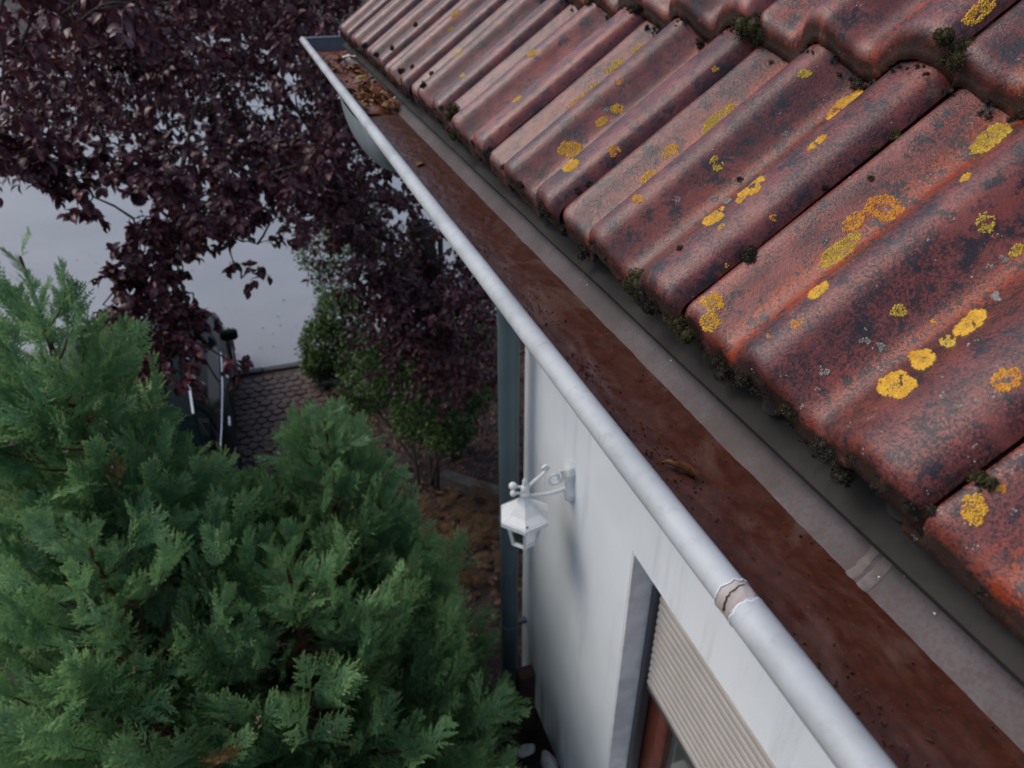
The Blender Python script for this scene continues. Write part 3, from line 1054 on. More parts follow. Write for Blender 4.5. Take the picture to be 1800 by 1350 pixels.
for q in range(9):
    p0 = np.array([GCX + .01, 2.56, SZ + .064]); d = np.array([-.3 + .08 * q - .25, -.8, -.15])
    b.tube([p0, p0 + d * .03, p0 + d * .05 + np.array([.004 * (q - 4), -.006, -.008])], .0004, 4)
b.build('strand', M['fluff'], ft)
o = crisp_leaf('small_shell', (GCX + .052, 2.03, SZ + .028), .016, 0, .4, 0, M['fluff'], 1.5, 1.5, .9, 12)
tag(o, 'tiny white rounded flake beside the leaf pile in the gutter', 'flake')

# ------------------------------------------------------------------ lichen and moss on the tiles
hexv = [(math.cos(t), math.sin(t), 0) for t in np.linspace(0, 2 * math.pi, 6, endpoint=False)]
GV = np.array(hexv + [(x * .72, y * .72, .55) for x, y, z in hexv] + [(0, 0, .8)])
GF = []
for k in range(6):
    GF += [(k, (k + 1) % 6, 6 + (k + 1) % 6), (k, 6 + (k + 1) % 6, 6 + k), (6 + k, 6 + (k + 1) % 6, 12)]
GF = np.array(GF)
LV = np.array(hexv + [(0, 0, .9)]); LF = np.array([(k, (k + 1) % 6, 6) for k in range(6)])


def lichen(px, py, wpx, hpx, m, speck=0.0, ring=0.0, seed=0, tilt=None):
    loc, nor = hit(px, py)
    if loc is None: return None
    d = (loc - CAM) @ Fv
    a = wpx / FPX * d / 2; b = hpx / FPX * d / 2 * 1.45
    # long axis runs down the slope
    ex = unit(Sdir - nor * (Sdir @ nor)); ey = np.cross(nor, ex)
    A_, B_ = wpx / 2, hpx / 2
    tl = R_(-39) if wpx > 1.6 * hpx else 0.0
    fsh = max(.35, abs(float(unit(CAM - loc) @ nor)))
    area = math.pi * A_ * B_ * (d / FPX) ** 2 / fsh
    gr = .00098 if a > .008 else .0008
    cnt = int(min(2800, area / (gr * gr) * 1.0))
    Ms, ed = [], []
    rs = np.random.default_rng(seed + 100)
    for q in range(cnt):
        t = rs.uniform(0, 2 * math.pi); rr = math.sqrt(rs.random())
        lim = .88 + .26 * nz((math.cos(t) * 1.3 + seed, math.sin(t) * 1.3, seed * 1.7)) + .14 * nz((math.cos(t) * 5, math.sin(t) * 5, seed * 2.1))
        if rr > lim: continue
        x0_, y0_ = A_ * rr * math.cos(t), B_ * rr * math.sin(t)
        x = x0_ * math.cos(tl) - y0_ * math.sin(tl); y = x0_ * math.sin(tl) + y0_ * math.cos(tl)
        hole = nz((x * .085 + seed * 3, y * .085, seed)) + (.12 if rr < .3 * lim else 0)
        if hole > .46 - speck: continue
        if ring and rr < ring and rs.random() < .9: continue
        h, hn = hit(px + x, py + y)
        if h is None or np.linalg.norm(h - loc) > .06 or abs((h - loc) @ nor) > .012: continue
        s = gr * rs.uniform(.6, 1.35)
        fx = unit(np.cross(hn, rs.standard_normal(3))); fy = np.cross(hn, fx)
        Mx = basis(h - hn * .0002, fx * s, fy * s, hn * s * rs.uniform(.5, 1.5) * (.7 + .6 * min(1, rr / lim)))
        Ms.append(Mx); ed.append(rr / max(lim, .1))
    if len(Ms) < 4: return None
    V, F = scatter(LV, LF, Ms)
    me = mesh('lichen_patch', V, F, False)
    attr(me, 'edge', np.repeat(ed, len(LV)))
    o = link('lichen_patch', me, m)
    return o


L1, L2, L3, L4 = M['lichen'], M['lichen_o'], M['lichen_g'], M['lichen_w']
big = [
    (1254, 533, 46, 40, L1, 0, 0, 'bright yellow lichen at a tile corner, upper half of a pair'),
    (1249, 566, 46, 38, L1, 0, 0, 'bright yellow lichen on the eave corner just above a moss clump'),
    (1476, 441, 100, 34, L3, .12, 0, 'long olive yellow lichen below two orange ones on the tile'),
    (1501, 389, 54, 32, L2, 0, 0, 'rounded orange lichen touching a curved orange one'),
    (1556, 366, 74, 48, L2, .1, .35, 'curved orange crescent lichen in a washed red trough'),
    (1742, 244, 100, 36, L3, 0, 0, 'large pointed olive lichen on bright orange clay under the second course'),
    (1438, 512, 50, 20, L1, .05, 0, 'narrow yellow lichen streak midway between larger patches'),
    (1578, 677, 74, 56, L1, 0, 0, 'largest yellow lichen, lowest of three in a chain'),
    (1621, 631, 54, 40, L1, 0, 0, 'round yellow lichen with dark centre, middle of the chain of three'),
    (1706, 568, 78, 34, L1, 0, 0, 'oval yellow lichen, uppermost of the chain of three'),
    (1772, 667, 62, 46, L2, .02, .3, 'ring shaped orange lichen cut by the right picture edge'),
    (1712, 895, 52, 62, L1, 0, 0, 'thick yellow lichen on the nearest tile beside a green moss tuft'),
    (1733, 392, 36, 40, L3, .35, 0, 'sparse speckled olive lichen on a crest near the right edge'),
    (1256, 377, 52, 28, L1, 0, 0, 'dense yellow lichen lower left of a split one on the middle tile'),
    (1322, 327, 62, 30, L1, .06, .25, 'split yellow lichen with red clay showing in its centre'),
    (1484, 186, 84, 26, L1, .1, 0, 'long yellow lichen streak below the second tile course'),
    (1262, 209, 84, 26, L3, .1, 0, 'long olive yellow lichen streak in a trough of the middle tile'),
    (1002, 262, 46, 34, L1, .08, 0, 'ragged yellow lichen above a slim one near the eave'),
    (1003, 291, 40, 18, L1, 0, 0, 'slim yellow lichen right below a ragged one near the eave'),
    (1722, 20, 90, 30, L1, .1, 0, 'yellow lichen on a second course tile at the top edge'),
    (1178, 265, 38, 20, L1, .05, 0, 'small oval yellow lichen, upper of two on one crest'),
    (1140, 311, 38, 20, L1, .08, 0, 'small oval yellow lichen, lower of two on one crest'),
    (1260, 288, 26, 34, L3, .25, 0, 'speckled olive lichen on the side of a tile wave'),
]
for k, (x, y, w_, h_, m, sp, rg, lab) in enumerate(big):
    o = lichen(x, y, w_, h_, m, sp, rg, k + 1)
    if o: tag(o, lab, 'lichen')
ORD = ['nearest', 'second', 'third', 'fourth', 'fifth', 'sixth', 'seventh', 'eighth', 'ninth', 'tenth', 'eleventh']


def where(p):
    q = np.asarray(p) - (np.array([.352, 0, CZ - .30]) - AH * Ndir)
    v = q @ Sdir
    row = 1 if v > GA else 0
    k = int(np.clip(math.ceil((p[1] - YJ0) / TW), 0, 10))
    uf = ((YJ0 + TW * k) - p[1]) / TW
    f = (v - row * GA) / GA
    part = 'at its lower edge' if f < .08 else 'on its lower third' if f < .36 else 'at mid height' if f < .68 else 'on its upper third'
    side = 'left' if uf < .34 else 'middle' if uf < .67 else 'right'
    return ('%s %s tile from the right, %s, %s side' % (ORD[k], 'eave' if row == 0 else 'second course', part, side)).replace('middle side', 'centre')


smallL = [(1402, 565, 34, 18, L2, .2), (1665, 600, 34, 22, L3, .15), (1697, 312, 26, 10, L1, 0), (1580, 547, 32, 26, L3, .25), (1787, 440, 34, 20, L3, .1), (1302, 350, 24, 10, L1, 0),
          (1437, 250, 44, 12, L1, .1), (1122, 350, 24, 18, L2, .3), (1415, 130, 26, 18, L3, .25), (1258, 122, 14, 12, L2, .2), (1268, 398, 18, 7, L1, 0), (1360, 383, 16, 14, L2, .2),
          (1085, 191, 26, 18, L1, 0), (1058, 214, 30, 16, L1, .15), (1080, 265, 26, 24, L2, .3), (1010, 180, 44, 9, L1, .1), (1038, 155, 34, 8, L1, .1), (1080, 116, 50, 14, L3, .1), (1120, 85, 30, 8, L3, .1),
          (908, 172, 24, 13, L3, .1), (800, 24, 24, 9, L1, 0), (793, 52, 14, 11, L3, 0), (803, 94, 26, 8, L3, .2), (812, 132, 14, 9, L3, .1), (935, 94, 22, 12, L1, 0), (1277, 467, 10, 7, L1, 0), (1760, 860, 22, 18, L2, .2),
          (1085, 145, 18, 12, L2, .2), (1642, 565, 12, 8, L1, 0), (1350, 590, 10, 8, L2, .2)]
for k, (x, y, w_, h_, m, sp) in enumerate(smallL):
    o = lichen(x, y, w_, h_, m, sp, 0, 60 + k)
    if o:
        tag(o, 'small yellowish lichen, ' + where(hit(x, y)[0]), 'lichen', 'small lichen spots on the roof tiles')
for k, (x, y, s_) in enumerate([(1068, 193, 14), (1450, 655, 20), (1765, 455, 22), (1520, 600, 22), (1278, 352, 18), (1380, 235, 16), (1545, 610, 26), (1755, 520, 26), (1740, 470, 16), (1190, 350, 16), (1255, 350, 18)]):
    o = lichen(x, y, s_, s_ * .7, L4, .28, 0, 120 + k)
    if o: tag(o, 'tiny pale grey lichen, ' + where(hit(x, y)[0]), 'lichen', 'grey lichen crusts on the roof tiles')

Ms, ed = [], []
while len(Ms) < 420:
    u, v = rng.uniform(700, 1800), rng.uniform(0, 1050)
    h, hn = hit(u, v)
    if h is None: continue
    for _ in range(rng.integers(1, 5)):
        s = rng.uniform(.0003, .0009)
        p = h + unit(np.cross(hn, rng.standard_normal(3))) * rng.uniform(0, .004)
        fx = unit(np.cross(hn, rng.standard_normal(3)))
        Ms.append(basis(p, fx * s, np.cross(hn, fx) * s, hn * s * .6)); ed.append(1.0)
V, F = scatter(LV, LF, Ms)
me = mesh('lichen_specks', V, F, False); attr(me, 'edge', np.repeat(ed, len(LV)))
o = link('lichen_specks', me, M['lichen_w'])
tag(o, 'tiny pale grey lichen specks strewn over the roof tiles', 'lichen', kind='stuff')
spike = np.array([(-.12, 0, 0), (.12, 0, 0), (0, 0, 1.0), (0, .1, .5)]); spikeF = np.array([(0, 1, 3), (1, 2, 3), (2, 0, 3)])


_b = MB().lathe([(max(1e-4, math.sin(t)), -math.cos(t)) for t in np.linspace(0, math.pi, 6)], (0, 0, 0), 8)
COREV = np.concatenate(_b.V); COREF = np.array([f for f in _b.F if len(f) == 4])


def moss(cs, radii, m, name='moss_clump', dens=1.0, seed=0, spl=.0030, nl=11):
    """cushion(s): lumps with a solid heart and short leafy spikes pointing outwards"""
    rs = np.random.default_rng(seed + 500)
    LC, LR = [], []
    for c_, r_ in zip(cs, radii):
        for _ in range(nl):
            LC.append(np.asarray(c_) + rs.normal(0, .42, 3) * r_ * np.array([.7, 1.35, .6])); LR.append(r_ * rs.uniform(.24, .62))
    LC, LR = np.array(LC), np.array(LR)
    cnt = np.clip(4 * math.pi * LR ** 2 / (.0012 ** 2) * .6 * dens, 12, 620).astype(int)
    idx = np.repeat(np.arange(len(LC)), cnt)
    n = len(idx)
    nrm = lambda A: A / (np.linalg.norm(A, axis=1)[:, None] + 1e-12)
    d = nrm(rs.standard_normal((n, 3)))
    p = LC[idx] + d * (LR[idx] * rs.uniform(.72, 1.0, n))[:, None]
    dd_ = nrm(d + rs.normal(0, .5, (n, 3)))
    fx = nrm(np.cross(dd_, rs.standard_normal((n, 3)))); fy = np.cross(dd_, fx)
    sc = (spl * rs.uniform(.5, 1.15, n))[:, None]
    Mx = np.zeros((n, 4, 4)); Mx[:, 3, 3] = 1
    Mx[:, :3, 0] = fx * sc * 1.9; Mx[:, :3, 1] = fy * sc * 1.9; Mx[:, :3, 2] = dd_ * sc; Mx[:, :3, 3] = p
    V, F = scatter(spike, spikeF, Mx)
    C = np.zeros((len(LC), 4, 4)); C[:, 3, 3] = 1
    for k in range(3): C[:, k, k] = LR * .68
    C[:, :3, 3] = LC
    CV_, CF_ = scatter(COREV, COREF, C)
    F = np.concatenate([np.concatenate([F, F[:, 2:]], 1)[:, :3], ]) 
    CF3 = np.concatenate([CF_[:, [0, 1, 2]], CF_[:, [0, 2, 3]]]) + len(V)
    return link(name, mesh(name, np.concatenate([V, CV_]), np.concatenate([F, CF3]), False), m)


def eave_pt(px, py, dn=0.0):
    loc, nor = hit(px, py)
    if loc is None:
        # just off the lip: nearest point of the tiles to the sight line
        best = None
        for t in np.linspace(.3, 3.2, 160):
            p = CAM + unit(ray(px, py)) * t
            q = BV.find_nearest(Vector(p), .2)
            if q[0] is not None and (best is None or q[3] < best[0]): best = (q[3], p)
        loc = best[1]
        return loc
    return loc + Sdir * dn


mossL = [
    (1120, 495, 46, 'moss_g', 'largest olive topped moss cushion on the eave, left of the yellow pair'),
    (1135, 525, 34, 'moss', 'dark moss lump hanging below the largest cushion on the eave'),
    (1192, 568, 44, 'moss_g', 'dark moss cushion on the eave directly below the bright yellow lichen'),
    (1283, 652, 38, 'moss', 'dark moss lump on the eave right of the yellow lichen corner'),
    (1318, 672, 26, 'moss', 'small moss lump beside a bigger one on the eave'),
    (1386, 719, 22, 'moss_g', 'thin grey green moss strip on the eave in mid picture'),
    (1466, 800, 42, 'moss', 'dark moss cushion hanging on the nearest full tile at the eave'),
    (1482, 835, 34, 'moss', 'lower lobe of moss hanging over the drip sheet'),
    (1727, 848, 32, 'moss_g', 'dark green moss tuft in the nearest tile joint beside yellow lichen'),
    (1320, 450, 26, 'moss', 'dark moss tuft in the tile joint at mid roof'),
    (1320, 45, 52, 'moss_g', 'upright olive moss cushion at a second course tile corner'),
    (1678, 96, 52, 'moss_g', 'wide olive moss cushion at the second course joint on the right'),
    (1655, 62, 30, 'moss_g', 'pale grey moss knob above the wide cushion on the right'),
    (792, 196, 26, 'moss_g', 'olive moss tuft standing up at the far eave'),
    (801, 235, 18, 'moss_g', 'bright olive moss lump hanging at the far eave'),
    (990, 394, 26, 'moss', 'round grey black moss ball on the eave of the middle tile'),
    (1031, 438, 22, 'moss', 'small black moss ball on the eave next to the middle tile joint'),
    (960, 372, 22, 'moss', 'dark moss lump at the eave end of a tile joint'),
    (860, 268, 18, 'moss', 'small moss lump at the eave, two tiles beyond the middle one'),
]
for k, (x, y, s_, mm, lab) in enumerate(mossL):
    p = eave_pt(x, y)
    d = (p - CAM) @ Fv
    r_ = s_ / FPX * d / 2 * 1.3
    o = moss([p - Ndir * r_ * .1], [r_], M[mm], seed=k)
    tag(o, lab, 'moss')
for k, (x, y, s_) in enumerate([(1570, 237, 20), (1520, 286, 14), (1450, 329, 11), (1535, 262, 12), (1600, 885, 20), (1615, 905, 16), (1195, 437, 9), (1015, 335, 16), (1035, 325, 12), (705, 125, 12), (745, 150, 12), (725, 118, 12), (775, 190, 10), (1640, 900, 16), (1120, 15, 16), (1035, 5, 14), (950, 365, 14), (915, 325, 14), (885, 295, 14), (832, 250, 12), (1300, 315, 8), (1530, 314, 9), (660, 95, 10), (640, 80, 10), (760, 130, 10), (730, 45, 10), (690, 85, 9)]):
    p = eave_pt(x, y)
    d = (p - CAM) @ Fv
    o = moss([p], [s_ / FPX * d / 2], M['moss'] if k % 3 else M['moss_g'], seed=40 + k)
    tag(o, 'small moss tuft, ' + where(p), 'moss', 'small moss tufts on the tiles')
# fringes of moss along the lips (nobody could count these)
cs, rs_ = [], []
for row in range(0, 3):
    for k in range(K0, K1 + 1):
        base = np.array([.352, YJ0 + TW * k, CZ - .30]) - (AH - RAISE) * Ndir - .006 * Sdir + row * (GA * Sdir + LIFT * Ndir)
        for q in range(44):
            u = rng.uniform(0, .3)
            z = float(prof_z(np.array([u]))[0]) * AH
            tw = (.55 + .45 * nz((base[1] * 5 + u * 12, row * 7.0, 2)))
            deep = 1 - z / AH
            if row == 0:
                p = base + Wdir * u + Sdir * rng.uniform(0, .006) + Ndir * (z - rng.uniform(.012, .030)) - Sdir * rng.uniform(.002, .010)
                r0 = rng.uniform(.0015, .0060) * tw
            else:
                p = base + Wdir * u + Sdir * rng.uniform(-.017, -.004) + Ndir * (z - LIFT + rng.uniform(-.002, .006))
                r0 = rng.uniform(.003, .0115) * tw * (.35 + deep)
            cs.append(p); rs_.append(r0)
o = moss(cs, rs_, M['moss'], 'moss_fringe', .5, 900, .0024, 3)
tag(o, 'dark moss fringe along the lower lips of the tiles', 'moss', kind='stuff')

# ------------------------------------------------------------------ downpipe
dp = empty('downpipe', (.835, 2.50, 0))
tag(dp, 'grey blue round downpipe standing at the far wall corner', 'downpipe')
PX, PY, PR = .853, 2.522, .046
MB().tube([(PX, PY, -.05), (PX, PY, 1.4), (PX, PY, 2.93)], PR, 28).build('pipe', M['pipe'], dp, True)
MB().tube([(PX, PY, 2.92), (PX, PY, 3.0), (PX - .03, PY - .03, 3.04), (GCX + .16, FYC + .12, 3.08), (GCX + .10, FYC + .02, 3.13), (GCX + .085, FYC, 3.20)], PR * .95, 20).build('offset_bend', M['pipe'], dp, True)
MB().lathe([(PR + .001, 0), (PR + .005, .004), (PR + .005, .03), (PR + .001, .034)], (PX, PY, 2.90), 28).build('collar', M['blue'], dp, True)
for zz in (.5, 1.25):
    b = MB().lathe([(PR + .001, 0), (PR + .004, .002), (PR + .004, .028), (PR + .001, .03)], (PX, PY, zz), 28)
    b.box((XW - .03, PY, zz + .015), (.06, .03, .02))
    b.build('pipe_clip', M['pipe'], dp)

# ------------------------------------------------------------------ wall lantern
LX, LY, LZ = XW, 2.04, CZ - 1.845           # back plate centre on the wall
lan = empty('wall_lantern', (LX, LY, LZ))
tag(lan, 'white metal wall lantern with hexagonal roof hanging from scrolled arm', 'lantern')
pl = MB()
out = [(-.026, -.085), (-.036, -.07), (-.038, -.045), (-.028, -.015), (-.026, .02), (-.030, .05), (-.022, .078), (0, .095), (.022, .078), (.030, .05), (.026, .02), (.028, -.015), (.038, -.045), (.036, -.07), (.026, -.085), (0, -.098)]
n = len(out)
V = [(LX - .001, LY + y, LZ + z) for y, z in out] + [(LX - .020, LY + y, LZ + z) for y, z in out] + [(LX - .030, LY + y * .75, LZ + z * .85) for y, z in out]
F = [(k, (k + 1) % n, (k + 1) % n + n, k + n) for k in range(n)] + [(k + n, (k + 1) % n + n, (k + 1) % n + 2 * n, k + 2 * n) for k in range(n)] + [tuple(range(2 * n, 3 * n))]
pl.add(V, F).build('back_plate', M['white_paint'], lan)
HX = LX - .196                              # lantern hangs here
HZ = LZ + .006
b = MB()
b.tube([(LX - .028, LY, LZ - .035), (LX - .09, LY, LZ - .040), (LX - .17, LY, LZ - .030), (HX, LY, HZ - .006)], [.009, .008, .0075, .007], 10)
b.build('arm', M['white_paint'], lan, True)
b = MB()
pts = [(LX - .028, LY, LZ + .055)]
for k in range(22):
    t = R_(60 - k * 22); rr = .036 * (1 - k * .028)
    pts.append((LX - .072 + rr * math.cos(t), LY, LZ + .030 + rr * math.sin(t)))
b.tube(pts, .0058, 8)
b.build('scroll', M['white_paint'], lan, True)
b = MB()
pts = [(HX + .01, LY, HZ + .0), (LX - .17, LY, LZ + .03), (LX - .115, LY, LZ + .072), (LX - .10, LY, LZ + .092), (LX - .112, LY, LZ + .104), (LX - .124, LY, LZ + .096), (LX - .12, LY, LZ + .086)]
b.tube(pts, [.007, .0065, .006, .006, .006, .006, .005], 8)
b.build('stay', M['white_paint'], lan, True)
b = MB()
b.lathe([(.001, .060), (.008, .050), (.010, .035), (.008, .026), (.015, .018), (.017, .006), (.013, -.006), (.020, -.014), (.020, -.026), (.012, -.034)], (HX, LY, HZ), 16)
b.build('finial', M['white_paint'], lan, True)
for dx, dy, dz, r_ in ((-.044, .012, .022, .0165), (-.040, .02, -.022, .013)):
    bb = MB().lathe([(r_ * math.sin(t), -r_ * math.cos(t)) for t in np.linspace(0, math.pi, 9)], (HX + dx, LY + dy, HZ + dz), 12)
    bb.tube([(HX, LY, HZ + dz * .6), (HX + dx, LY + dy, HZ + dz)], .005, 6)
    bb.build('knob', M['white_paint'], lan, True)
HR = .105
RT = HZ - .030
b = MB()
profR = [(.014, 0), (.020, -.014), (.034, -.036), (.060, -.062), (HR * .93, -.086), (HR * .95, -.090), (HR, -.090), (HR * 1.01, -.108), (HR * .93, -.108), (HR * .90, -.094), (.02, -.02)]
b.lathe(profR, (HX, LY, RT), 6, rot=R_(12))
b.build('hexagonal_roof', M['white_paint'], lan)
cage = MB()
ZC0, ZC1 = RT - .100, RT - .225
r0, r1 = .078, .052
cor = lambda r, z, k: np.array([HX + r * math.cos(R_(12 + 60 * k)), LY + r * math.sin(R_(12 + 60 * k)), z])
for k in range(6):
    cage.tube([cor(r0, ZC0, k), cor(r1, ZC1, k)], .0068, 4)
    cage.tube([cor(r1, ZC1, k), cor(r1, ZC1, k + 1)], .0072, 4)
    cage.tube([cor(r0, ZC0, k), cor(r0, ZC0, k + 1)], .006, 4)
cage.build('cage', M['white_paint'], lan)
for k in range(6):
    q = [cor(r0 * .97, ZC0, k), cor(r0 * .97, ZC0, k + 1), cor(r1 * .97, ZC1, k + 1), cor(r1 * .97, ZC1, k)]
    c_ = np.array([HX, LY, 0])
    q2 = [p + (np.array([c_[0], c_[1], p[2]]) - p) * .03 for p in q]
    MB().add(q + q2, [(0, 1, 2, 3), (7, 6, 5, 4), (0, 4, 5, 1), (1, 5, 6, 2), (2, 6, 7, 3), (3, 7, 4, 0)]).build('pane', M['lamp_pane'], lan)
MB().lathe([(r1 * .9, 0), (r1 * .9, -.006), (.02, -.014), (.001, -.02)], (HX, LY, ZC1), 6, rot=R_(12)).build('base', M['white_paint'], lan)
MB().lathe([(.012, .09), (.013, .06), (.026, .03), (.028, .012), (.02, -.006), (.001, -.014)], (HX, LY, ZC0 - .09), 14).build('bulb', M['bulb'], lan, True)
o = MB().box((HX - .02, LY - .085, RT - .082), (.012, .006, .004), np.array(Matrix.Rotation(.6, 3, 'Z'))).build('dirt_speck', M['lamp_dirt'], lan)

# ------------------------------------------------------------------ things at the foot of the wall
ps = MB().box((.845, 2.24, .20), (.085, .075, .56), bev=.006)
o = ps.build('wooden_post', M['wood_dark']); tag(o, 'short dark brown wooden post at the foot of the white wall', 'post')


def stone(name, c, s, m, lab, seed=1):
    b = MB().lathe([(max(.001, math.sin(t)), -math.cos(t)) for t in np.linspace(0, math.pi, 9)], (0, 0, 0), 14)
    V = np.concatenate(b.V)
    V = np.array([v * (1 + .28 * nz(v * 1.3 + seed)) * np.array(s) + np.array(c) for v in V])
    o = link(name, mesh(name, V, b.F, True), m)
    tag(o, lab, 'stone')


stone('pale_stone', (.80, 2.10, .03), (.055, .03, .03), M['grey_stone'], 'small pale flat stone on dark soil beside the wooden post', 2)
stone('pale_stone', (.885, 1.98, .05), (.035, .075, .06), M['grey_stone'], 'long whitish stone leaning against the foot of the wall', 5)
ed = [at(770, 832, 1), at(880, 860, 1)]
p0 = CAM + ray(775, 832) * (4.05 / ray(775, 832)[2] * -1); p1 = CAM + ray(885, 866) * (4.0 / ray(885, 866)[2] * -1)
mid = (p0 + p1) / 2; dv = unit(p1 - p0)
Rm = np.stack([dv, np.cross([0, 0, 1], dv), [0, 0, 1]], 1)
b = MB().box((0, 0, 0), (.62, .11, .16), bev=.02)
V = np.concatenate(b.V) @ Rm.T + np.array([mid[0], mid[1], float(gz(mid[0], mid[1])) + .05])
o = link('edging_stone', mesh('edging_stone', V, b.F, False), M['edging']); tag(o, 'low grey edging stone lying in leaf litter left of downpipe', 'edging stone')

# ------------------------------------------------------------------ foliage templates


def leaf_matrix(p, d, up, L):
    d = unit(d); y = unit(np.cross(up, d)); z = np.cross(d, y)
    return basis(p, d * L, y * L, z * L)


PL, PLF = leaf_template(5, .62, .35, .35)


def tri(F):
    return F


# ---- leaf litter and ground cover
Ms = []
LT, LTF = leaf_template(4, .6, .3, .6)
while len(Ms) < 5200:
    x, y = rng.uniform(-.3, 3.2), rng.uniform(2.7, 8.7)
    if x < .35 and y > 5.1: continue
    z = float(gz(x, y)) + rng.uniform(-.005, .03)
    d = unit(np.array([rng.normal(), rng.normal(), rng.normal() * .35]))
    Ms.append(leaf_matrix((x, y, z), d, unit(np.array([rng.normal() * .4, rng.normal() * .4, 1])), rng.uniform(.04, .075)))
V, F = scatter(LT, LTF, Ms)
o = link('leaf_litter', mesh('leaf_litter', V, F), M['litter'])
tag(o, 'brown and maroon leaf litter covering the garden slope', 'leaf litter', kind='stuff')


Ms = []
for q in range(140):
    x, y = rng.uniform(-6, 2), 9.1 + abs(rng.normal(0, 4.5))
    Ms.append(leaf_matrix((x, y, STZ + .036), unit(np.array([rng.normal(), rng.normal(), .05])), (0, 0, 1), rng.uniform(.03, .06)))
V, F = scatter(LT, LTF, Ms)
o = link('street_leaves', mesh('street_leaves', V, F), M['dryleaf'])
tag(o, 'few tan leaves scattered over the grey street', 'fallen leaves', kind='stuff')


def feather(nmain=11, nsub=5, wid=.42, seed=0, curl=.15):
    """flat fan-shaped spray along +x (unit length) of scale-leaf twigs"""
    rs = np.random.default_rng(seed)
    V, F, T = [], [], []

    def quad(p, d, nrm, L, w, tip):
        side = np.cross(nrm, d); side = side / (np.linalg.norm(side) + 1e-9)
        b = len(V)
        V.extend([p, p + d * L * .45 + side * w, p + d * L, p + d * L * .45 - side * w])
        F.append((b, b + 1, b + 2, b + 3)); T.extend([0.0, tip * .5, tip, tip * .5])

    nrm = np.array([0, 0, 1.0])
    axis = lambda s: np.array([s, .05 * math.sin(s * 3 + seed), -curl * s * s + .02 * math.sin(s * 9 + seed)])
    for i_ in range(nmain + 1):
        s = .08 + .92 * i_ / (nmain + 1)
        p = axis(s); dax = unit(axis(s + .02) - axis(s - .02))
        quad(axis(s - .06), dax, nrm, .13, .011, .2)
        for sg in (-1, 1):
            if rs.random() < .06: continue
            Lb = wid * (1.12 - s) ** .75 * (.55 + .75 * min(1, s * 3.2)) * rs.uniform(.75, 1.15)
            th = sg * R_(rs.uniform(32, 48)) * (1 - .25 * s)
            dl = np.array([dax[0] * math.cos(th) - dax[1] * math.sin(th), dax[0] * math.sin(th) + dax[1] * math.cos(th), dax[2] + rs.normal(0, .13)])
            dl = unit(dl)
            bend = np.array([.35, 0, -.12])
            for j in range(nsub + 1):
                q = (j + .35) / (nsub + 1)
                pp = p + dl * Lb * q + bend * Lb * q * q * .3
                dd2 = unit(dl + bend * q * .5)
                tip = .15 + .85 * q ** 1.5
                quad(pp - dd2 * Lb * .08, dd2, nrm, Lb * 1.25 / (nsub + 1) + .02, .013, tip)
                if j == nsub: continue
                for s2 in (-1, 1):
                    t2 = s2 * R_(rs.uniform(30, 46))
                    d3 = np.array([dd2[0] * math.cos(t2) - dd2[1] * math.sin(t2), dd2[0] * math.sin(t2) + dd2[1] * math.cos(t2), dd2[2] + rs.normal(0, .2)])
                    L3 = (Lb * .30 * (1.1 - q) + .026) * rs.uniform(.75, 1.2)
                    quad(pp, unit(d3), unit(nrm + rs.normal(0, .3, 3)), L3, .0150, min(1, tip + .1))
    quad(axis(.98), unit(np.array([1, 0, -.2])), nrm, .1, .012, 1.0)
    return np.array(V), np.array(F), np.array(T)


# dry fern-like ground cover right of the conifers
FV, FF_, FT = feather(9, 3, .5, 3)
Ms = []
while len(Ms) < 130:
    u, v = rng.uniform(735, 885), rng.uniform(850, 1040)
    r_ = ray(u, v)
    t = 3.85 / -r_[2]
    p = CAM + r_ * t
    z = float(gz(p[0], p[1])) + rng.uniform(.0, .05)
    d = unit(np.array([rng.normal(), rng.normal(), rng.uniform(.1, .7)]))
    Ms.append(leaf_matrix((p[0] + rng.normal(0, .08), p[1] + rng.normal(0, .08), z), d, (0, 0, 1), rng.uniform(.10, .2)))
V, F = scatter(FV, FF_, Ms)
me = mesh('dry_ground_cover', V, F); attr(me, 'tip', np.tile(FT, len(Ms)))
o = link('dry_ground_cover', me, M['fern'])
tag(o, 'withered yellow brown ferny ground cover between conifers and downpipe', 'ground cover', kind='stuff')

# ------------------------------------------------------------------ parked car


